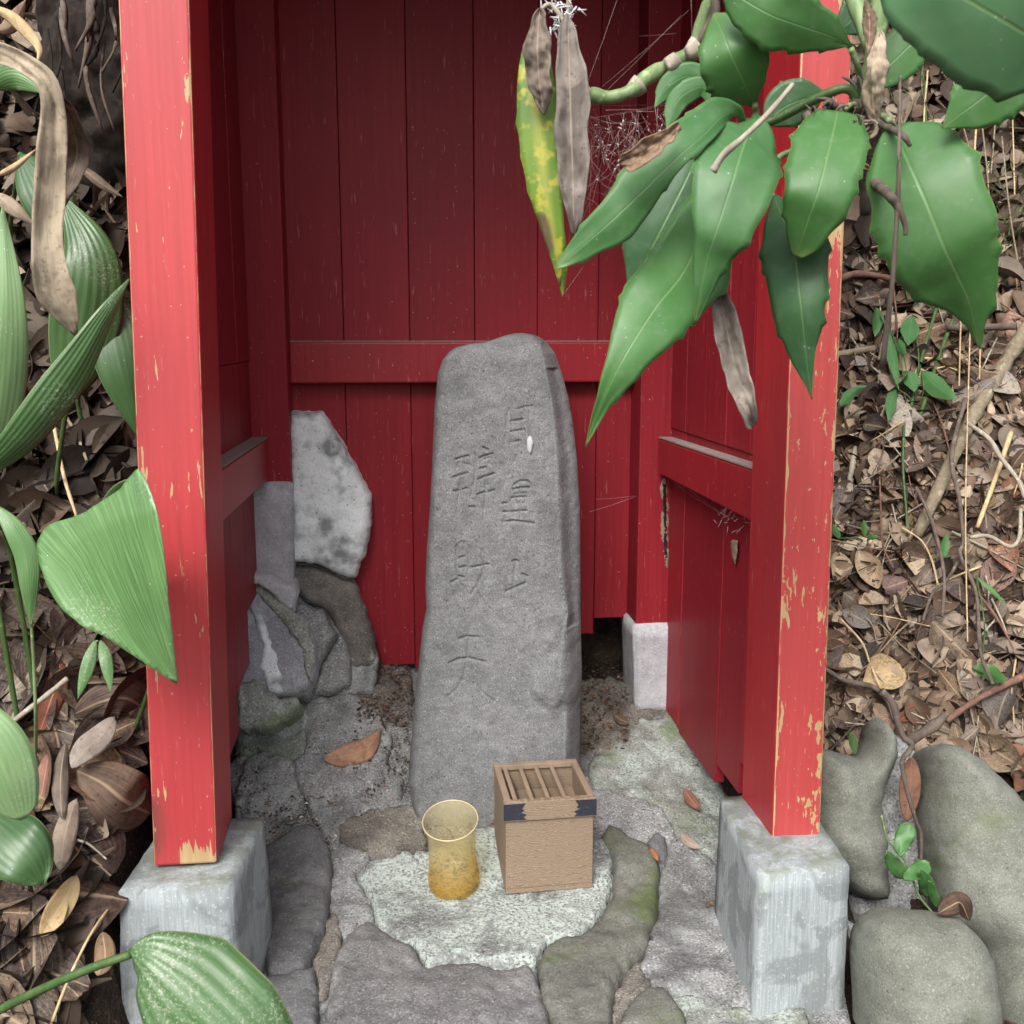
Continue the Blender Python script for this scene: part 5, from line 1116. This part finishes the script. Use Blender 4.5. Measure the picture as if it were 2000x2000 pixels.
def fallen(n, box, s0, s1, label, group, seed, pal):
    rr = random.Random(seed); P = march([(rr.uniform(box[0], box[2]), rr.uniform(box[1], box[3])) for _ in range(n)], terr)
    for p in P:
        p = Vector(p); u_, w_ = uw(p)
        if -.36 < u_ < .68 and w_ < 2.45: continue
        if p.x > -.62 and p.x < 0 and p.y < 1.55: continue
        M, n_ = pose(p, rr, .38); s = rr.uniform(s0, s1); o = bpy.data.objects.new('fallen_leaf', LM[rr.randrange(12), rr.choice(pal)]); C.objects.link(o)
        o.matrix_world = Matrix.Translation(p + n_ * rr.uniform(.028, .045)) @ M.to_4x4() @ Matrix.Scale(s, 4)
        cw = {'dead': 'brown', 'dead_tan': 'pale tan', 'dead_grey': 'grey brown', 'dead_red': 'reddish', 'dead_dark': 'dark brown'}[o.data.materials[0].name.replace('_leaf', '').replace('_brown', '')]
        ang_ = (p - CAMP); X_ = 1000 + 2000 * ang_.x / ang_.dot(Vector((0, CP, -SP))); Y_ = 1000 - 2000 * ang_.dot(Vector((0, SP, CP))) / ang_.dot(Vector((0, CP, -SP)))
        tag(o, ('large ' if s > (s0 + s1) / 2 else 'small ') + cw + ' fallen leaf ' + label(X_, Y_), 'leaf', group)
fallen(150, (1600, 560, 2000, 1480), .05, .095, lambda x, y: ('close beside the right post, ' if x < 1700 else 'near the right edge, ' if x > 1900 else 'mid right bank, ') + ('below the hanging leaves' if y < 850 else 'level with the sapling trunk foot' if y < 1120 else 'just above the boulders' if y > 1320 else 'in the thick litter'), 'fallen leaves on the right bank', 21, ['dead', 'dead', 'dead_tan', 'dead_tan', 'dead_grey', 'dead_grey', 'dead_red', 'dead_dark'])
fallen(110, (0, 1180, 300, 1990), .09, .16, lambda x, y: ('near the left post, ' if x > 190 else 'at the left edge, ' if x < 80 else 'left of the post, ') + ('under the folded green leaf' if y < 1400 else 'level with the post foot' if y < 1680 else 'beside the footing' if y < 1850 else 'at the bottom of the picture'), 'fallen leaves on the left bank', 22, ['dead', 'dead_dark', 'dead', 'dead_dark', 'dead_dark', 'dead_dark', 'dead'])  # dark leaf colours here also stand in for the bank's deeper shadow
# fallen leaves one can tell apart
def ground_leaf(px, hw, mat, label, lift=.02, fold=.2, prof='ell', fl=False, seed=0, curl=0, wave=.05):
    P = onfloor(px) if fl else march(px, terr); mid = []
    for i, p in enumerate(P):
        p = Vector(p); mid.append(p + (CAMP - p).normalized() * lift)
    zc = (mid[0] - CAMP).dot(Vector((0, CP, -SP))); V, F, U = leafmesh(mid, hw * zc / 2000, 0, fold, 0, prof, 20, 9, wave, seed, curl=curl)
    return tag(link('fallen_leaf', V, F, mat, None, U, solid=.0008), label, 'leaf')
ground_leaf([(150, 1505), (200, 1530), (245, 1565), (296, 1590)], 62, 'dead', 'broad flat brown fallen leaf beside the foot of the left post', .07, fold=.1, seed=1)
ground_leaf([(145, 1395), (200, 1370), (250, 1365), (300, 1400)], 42, 'dead_dark', 'glossy dark brown fallen leaf touching the left post', .07, fold=.25, seed=2)
ground_leaf([(140, 1500), (165, 1465), (195, 1440), (224, 1400)], 26, 'dead_grey', 'grey brown fallen leaf with a white spot, left of the post', .10, fold=.2, seed=3)
ground_leaf([(80, 1830), (105, 1790), (130, 1750), (150, 1710)], 24, 'dead_tan', 'golden brown curled fallen leaf with pale veins, left of the footing', .07, fold=-.5, seed=4)
ground_leaf([(118, 1700), (125, 1640), (138, 1590), (150, 1560)], 22, 'dead_grey', 'long purplish grey fallen leaf standing left of the footing', .08, fold=.4, seed=5)
ground_leaf([(122, 1600), (118, 1550), (120, 1500), (128, 1452)], 16, 'dead', 'narrow folded tan brown leaf above the left litter', .09, fold=.6, seed=6)
ground_leaf([(78, 1570), (85, 1530), (92, 1490), (97, 1470)], 16, 'dead_red', 'rusty orange fallen leaf left of the narrow folded leaf', .06, fold=.3, seed=7)
ground_leaf([(190, 1905), (205, 1870), (200, 1820)], 20, 'dead_tan', 'tan fallen leaf leaning on the left side of the footing', .06, fold=.3, seed=8)
ground_leaf([(78, 1430), (95, 1380), (112, 1330), (118, 1290)], 24, 'dead_red', 'reddish pointed fallen leaf under the folded green leaf', .06, fold=.2, seed=9)
ground_leaf([(632, 1482), (670, 1478), (715, 1462), (745, 1422)], 24, 'dead_red', 'reddish brown curved fallen leaf on the floor left of the engraved stone', .03, fold=.3, fl=True, prof='lance', seed=10)
ground_leaf([(1337, 1543), (1350, 1562), (1368, 1583)], 11, 'dead_red', 'small orange brown fallen leaf on the green mortar at the right', .03, fl=True, prof='lance', seed=11)
ground_leaf([(1330, 1628), (1345, 1645), (1370, 1658)], 9, 'dead_tan', 'small tan curled leaf on the floor right of the offering box', .03, fl=True, prof='lance', seed=12)
ground_leaf([(1198, 1395), (1212, 1405), (1228, 1412)], 10, 'dead_dark', 'dark curled leaf on the floor beside the rear right footing', .03, fl=True, seed=13)
ground_leaf([(1270, 1655), (1278, 1668), (1286, 1682)], 6, 'dead_red', 'tiny rusty leaf fragment on the small dark paving stone', .03, fl=True, prof='lance', seed=14)
for k, (x, y, s) in enumerate(((1388, 1763, 9), (1432, 1745, 4))):
    ground_leaf([(x - s, y + 8), (x, y), (x + s, y + 6)], s * .7, 'dead', ('brown leaf scrap beside the right footing', 'tiny pale scrap stuck on the inner side of the right footing')[k], .03, fl=True, seed=15 + k)
def rock_leaf(px, Y, hw, mat, label, **kw): return tag(leaf('fallen_leaf', [(x, y, Y + i * .01) for i, (x, y) in enumerate(px)], hw, mat, None, **kw), label, 'leaf')
rock_leaf(ZR5([(655, 380), (650, 500), (640, 620), (625, 755)]), 1.60, 20, 'dead_red', 'long tan red leaf standing between the two upper boulders', prof='ell', fold=.2)
rock_leaf(ZR5([(585, 170), (650, 135), (720, 130), (775, 155)]), 1.78, 17, 'dead_red', 'shiny red brown curled leaf above the boulders', prof='ell', fold=-.5)
rock_leaf(ZR5([(300, 240), (315, 290), (328, 365)]), 1.66, 8, 'blade', 'small yellow green leaf in the hollow of the forked boulder', prof='ell', fold=.2)
rock_leaf(ZR5([(810, 1290), (880, 1250), (940, 1230), (990, 1330)]), 1.36, 20, 'dead_dark', 'dark torn leaf between the large and the lower boulder', prof='ell', fold=.3)

# ------------------------------------------------------------------ small green plants on the right
cr = thing('creeper', at(*ZR5([(690, 1200)])[0], 1.50), 'small creeper with notched green leaves between the boulders', 'plant')
for k, (pts, hw) in enumerate([([(590, 960), (600, 880), (650, 770)], 22), ([(510, 930), (550, 1000), (620, 1090)], 19), ([(610, 1090), (680, 1050), (760, 1000)], 20), ([(700, 1040), (740, 1110), (745, 1190)], 19), ([(755, 1100), (780, 1170), (805, 1250)], 12)]):
    q = ZR5(pts); leaf('leaf', [(x, y, 1.47 + .012 * i) for i, (x, y) in enumerate(q)], hw, 'leaf_b', cr, prof='fan', fold=.2, wave=.15, seed=80 + k)
V, F = tube([at(*q, 1.5) for q in ZR5([(480, 720), (520, 870), (600, 960), (650, 1060), (700, 1190), (780, 1290)])], .0018, .0018, 5); link('stem', V, F, 'stem', cr)
ZG = lambda pts: zpts(1600, 600, 2.415, pts)
def seedling(label, leaves, base, mat='leaf'):
    b = onterr(*ZG([base])[0]); t = thing('seedling', b, label, 'seedling', 'small green seedlings on the right bank')
    for k, (pts, hw) in enumerate(leaves):
        q = ZG(pts); P = [Vector(v) for v in march(q, terr)]
        mid = [p + (CAMP - p).normalized() * (.08 + .01 * i) for i, p in enumerate(P)]; zc = mid[0].y
        V, F, U = leafmesh(mid, hw / 2.415 * zc / 2000, random.uniform(-.4, .4), .25, .12, 'lance', 14, 7, .06, k); link('leaf', V, F, mat, t, U)
        V, F = tube([mid[0], (mid[0] + b) / 2 + Vector((0, -.03, .01)), b], .0015, .002, 5, 8); link('stalk', V, F, 'stem_d', t)
seedling('seedling with long upright leaves just below the large hanging leaf', [([(265, 0), (275, 70), (262, 140)], 26), ([(325, 80), (345, 230), (375, 390)], 24), ([(370, 150), (390, 200), (410, 230)], 20)], (400, 470))
seedling('seedling with broad glossy leaves beside the dark green stalks', [([(480, 300), (560, 380), (650, 435)], 44), ([(400, 300), (430, 330), (450, 400)], 34), ([(360, 380), (340, 450), (325, 540)], 26), ([(440, 40), (430, 100), (420, 180)], 40)], (450, 520))
seedling('single dark green leaf near the right post above the litter', [([(100, 470), (160, 400), (225, 370)], 26)], (110, 480))
seedling('forked light green sprout low on the right bank', [([(215, 1080), (212, 1040), (210, 1000)], 16), ([(220, 1085), (250, 1085), (285, 1080)], 13), ([(100, 1090), (80, 1060), (65, 1020)], 16)], (215, 1110), 'leaf_b')
seedling('small bright upright leaf beside the thin vine on the right bank', [([(590, 1180), (595, 1120), (605, 1060)], 20)], (590, 1190), 'leaf_b')
seedling('pale green flat leaf low at the right above the boulders', [([(720, 1700), (800, 1720), (880, 1770)], 36), ([(740, 1270), (820, 1340), (885, 1410)], 12)], (750, 1760), 'leaf_b')
for k, (pts, r, m, lab) in enumerate([
 ([(555, 0), (500, 180), (450, 380), (420, 560)], .004, 'stem_d', 'dark green plant stalk leaning on the right bank'),
 ([(630, 60), (570, 220), (500, 440), (470, 520)], .005, 'stem_d', 'thicker dark green stalk beside the leaning one'),
 ([(400, 560), (395, 750), (410, 960), (415, 1080)], .003, 'stem_d', 'slim green stalk low on the right bank')]):
    P = [Vector(v) for v in march(ZG(pts), terr)]; V, F = tube([p + (CAMP - p).normalized() * .06 for p in P], r, r, 6); tag(link('plant_stalk', V, F, m), lab, 'plant')
rr = random.Random(91)
for k in range(16):
    x = rr.uniform(1680, 1985); y0 = rr.uniform(40, 330); y1 = y0 + rr.uniform(160, 420); P = [Vector(v) for v in march([(x, y0), (x + rr.uniform(-20, 20), (y0 + y1) / 2), (x + rr.uniform(-50, 50), y1)], terr)]
    V, F = tube([p + (CAMP - p).normalized() * (.10 - .03 * i) for i, p in enumerate(P)], rr.uniform(.0012, .003), .002, 5); tag(link('plant_stalk', V, F, rr.choice(['straw', 'straw', 'stem_d', 'bark', 'bark_tan'])), 'thin upright stalk on the bank behind the large hanging leaves', 'stalk', 'thin stalks on the upper right bank')
# grass at the upper right
rr = random.Random(31); V, F = [], []
for k in range(120):
    if k < 85: b = onterr(rr.uniform(1900, 2030), rr.uniform(330, 520))
    else: b = onterr(rr.uniform(1650, 1830), rr.uniform(90, 330))
    L = rr.uniform(.06, .17); d = Vector((rr.gauss(0, .5), -.35 + rr.gauss(0, .3), .9)).normalized(); s = d.cross(Vector((0, 1, 0))).normalized() * rr.uniform(.0015, .0035); o = len(V)
    for i in range(5):
        t = i / 4; p = b + d * L * t + Vector((rr.gauss(0, .002), -.05 * t * t, -.05 * t * t)); V += [p - s * (1 - t * .9), p + s * (1 - t * .9)]
    F += [(o + 2 * i, o + 2 * i + 1, o + 2 * i + 3, o + 2 * i + 2) for i in range(4)]
tag(link('grass', V, F, 'stem'), 'thin green grass blades behind the big leaves at the right edge', 'grass', kind='stuff')

# ------------------------------------------------------------------ sticks, vines and roots
def stick(px, r0p, r1p, mat, label, cat='twig', lift=.05, name='twig', knob=.3, sides=7):
    P = [Vector(v) for v in march(px, terr)]; mid = [p + (CAMP - p).normalized() * lift for p in P]; zc = mid[0].y
    V, F = tube(mid, r0p * zc / 2000, r1p * zc / 2000, sides, None, knob); return tag(link(name, V, F, mat), label, cat)
stick(ZG([(990, 80), (960, 130), (830, 345), (700, 560), (580, 820), (460, 1080)]), 15, 11, 'bark_tan', 'slanting tan sapling trunk on the right bank', 'trunk', .06, 'sapling_trunk')
stick(ZG([(690, 430), (625, 700), (660, 900), (680, 1100), (665, 1170), (740, 1350), (760, 1620), (820, 1780)]), 4.5, 3, 'bark', 'long dark vine winding down the right bank', 'vine', .12, 'vine')
stick(ZG([(690, 540), (800, 620), (850, 700), (940, 820), (970, 900)]), 5, 4, 'bark_pale', 'grey forked vine bending to the right edge', 'vine', .11, 'vine')
stick(ZG([(710, 1085), (800, 1080), (900, 1130), (945, 1080), (950, 950)]), 4.5, 4, 'bark_pale', 'pale crooked vine near the right edge', 'vine', .11, 'vine')
stick(ZG([(455, 850), (520, 980), (570, 1150), (590, 1290), (580, 1460)]), 4, 3, 'bark', 'dark twig crossing the sapling trunk', 'twig', .10)
stick(ZG([(660, 1190), (600, 1290), (540, 1340), (500, 1440), (490, 1480)]), 3.5, 2.5, 'bark', 'short dark fork of the winding vine', 'twig', .10)
stick(ZG([(600, 1950), (700, 1880), (780, 1830), (880, 1780), (990, 1730)]), 6, 8, 'bark_red', 'reddish stick above the large boulder', 'stick', .07, 'stick')
stick(ZG([(20, 1700), (120, 1760), (250, 1790), (320, 1850), (360, 1950)]), 5, 6, 'bark', 'dark root beside the right post above the boulders', 'root', .06, 'root')
stick(ZG([(100, 1470), (200, 1580), (240, 1680), (290, 1800)]), 2.5, 2, 'straw', 'thin tan bent stem on the lower right bank', 'twig', .07)
stick(ZG([(905, 590), (830, 810), (745, 1040)]), 5, 4, 'straw', 'straight straw coloured stick near the right edge', 'stick', .07, 'stick')
stick(ZG([(715, 0), (700, 500), (690, 1000), (700, 1580)]), 1.6, 1.3, 'straw', 'very long thin straw hanging on the right bank', 'straw', .12, 'straw', 0, 4)
stick(ZG([(668, 50), (664, 200), (660, 370)]), 1.8, 1.5, 'straw', 'short upright yellow straw below the large leaf', 'straw', .09, 'straw', 0, 4)
stick(ZG([(760, 150), (756, 340)]), 2, 1.5, 'straw', 'pale straw right of the short upright one', 'straw', .09, 'straw', 0, 4)
stick(ZG([(60, 230), (160, 210), (265, 195)]), 8, 7, 'bark_tan', 'pale horizontal stick behind the right post', 'stick', .05, 'stick')
stick([(1640, 545), (1670, 535), (1720, 540), (1775, 555)], 7, 6, 'bark_red', 'brown crooked root below the toothed leaves', 'root', .07, 'root')
stick([(1850, 640), (1900, 640), (1985, 637)], 7, 7, 'bark', 'broken brown stick beside the drooping leaf tip', 'stick', .08, 'stick')
stick(ZG([(170, 660), (155, 760), (140, 880)]), 5, 7, 'bark_pale', 'short grey stick close to the right post', 'stick', .05, 'stick')
stick(ZG([(285, 800), (290, 950), (300, 1120), (350, 1230)]), 2, 2, 'bark_red', 'thin reddish stem in the right litter', 'twig', .07, sides=5)
stick(ZG([(390, 1040), (480, 1100), (530, 1190), (560, 1310)]), 2.2, 2, 'straw', 'thin tan curved stem over the fallen leaves', 'twig', .07, sides=5)
stick(ZG([(340, 0), (310, 150), (285, 250)]), 4, 5, 'bark_pale', 'pale upright twig right of the horizontal stick', 'twig', .07)
stick(ZG([(740, 1340), (820, 1440), (880, 1540), (930, 1640)]), 3, 2, 'bark_red', 'reddish thin twig at the lower right bank', 'twig', .06)
stick([(5, 1425), (50, 1390), (95, 1355), (132, 1325)], 5, 6, 'bark_pale', 'pale broken stick pointing up at the left edge', 'stick', .10, 'stick')
stick([(100, 2000), (135, 1910), (180, 1820), (232, 1748)], 3.5, 3, 'straw', 'long orange brown pine straw left of the footing', 'straw', .06, 'straw', 0, 5)
stick([(150, 1640), (175, 1650), (208, 1678)], 2.5, 2, 'bark_pale', 'short pale twig left of the footing top', 'twig', .06)
stick([(105, 830), (125, 930), (150, 1010)], 4, 3, 'straw', 'tan dry stem above the folded leaf', 'twig', .08)
stick([(115, 790), (150, 850), (170, 900)], 4, 3, 'bark_tan', 'brown dry stem crossing the dark hollow at the left', 'twig', .05)
stick([(50, 890), (75, 930), (95, 960)], 3, 2, 'bark', 'dark thin twig under the long green blade', 'twig', .05)
for k in range(70):
    rr = random.Random(400 + k); x, y = rr.uniform(1640, 1990), rr.uniform(620, 1450); a = rr.uniform(0, 3.14); L = rr.uniform(20, 85)
    o = stick([(x - math.cos(a) * L, y - math.sin(a) * L), (x + rr.uniform(-8, 8), y + rr.uniform(-8, 8)), (x + math.cos(a) * L, y + math.sin(a) * L)], rr.uniform(1.0, 3.2), 1.2, rr.choice(['bark', 'bark_pale', 'bark_red', 'straw', 'bark_tan']), 'small broken twig lying in the litter of the right bank', 'twig', .05, sides=5)
    o['group'] = 'broken twigs in the right litter'
# vine over the mortar between the boulders
V, F = tube([at(*q, 1.52) for q in ZR5([(480, 0), (545, 70), (580, 190), (610, 270), (655, 300), (640, 350), (600, 410), (620, 540), (680, 750), (710, 830), (710, 1000), (705, 1180)])], .006, .0022, 7, 40, .3)
tag(link('vine', V, F, 'bark'), 'dark vine running down between the two upper boulders', 'vine')
V, F = tube([at(*q, 1.56) for q in ZR5([(640, 290), (740, 230), (810, 180), (850, 130)])], .009, .008, 7, 14, .3); tag(link('root', V, F, 'bark'), 'brown root forking above the boulders', 'root')
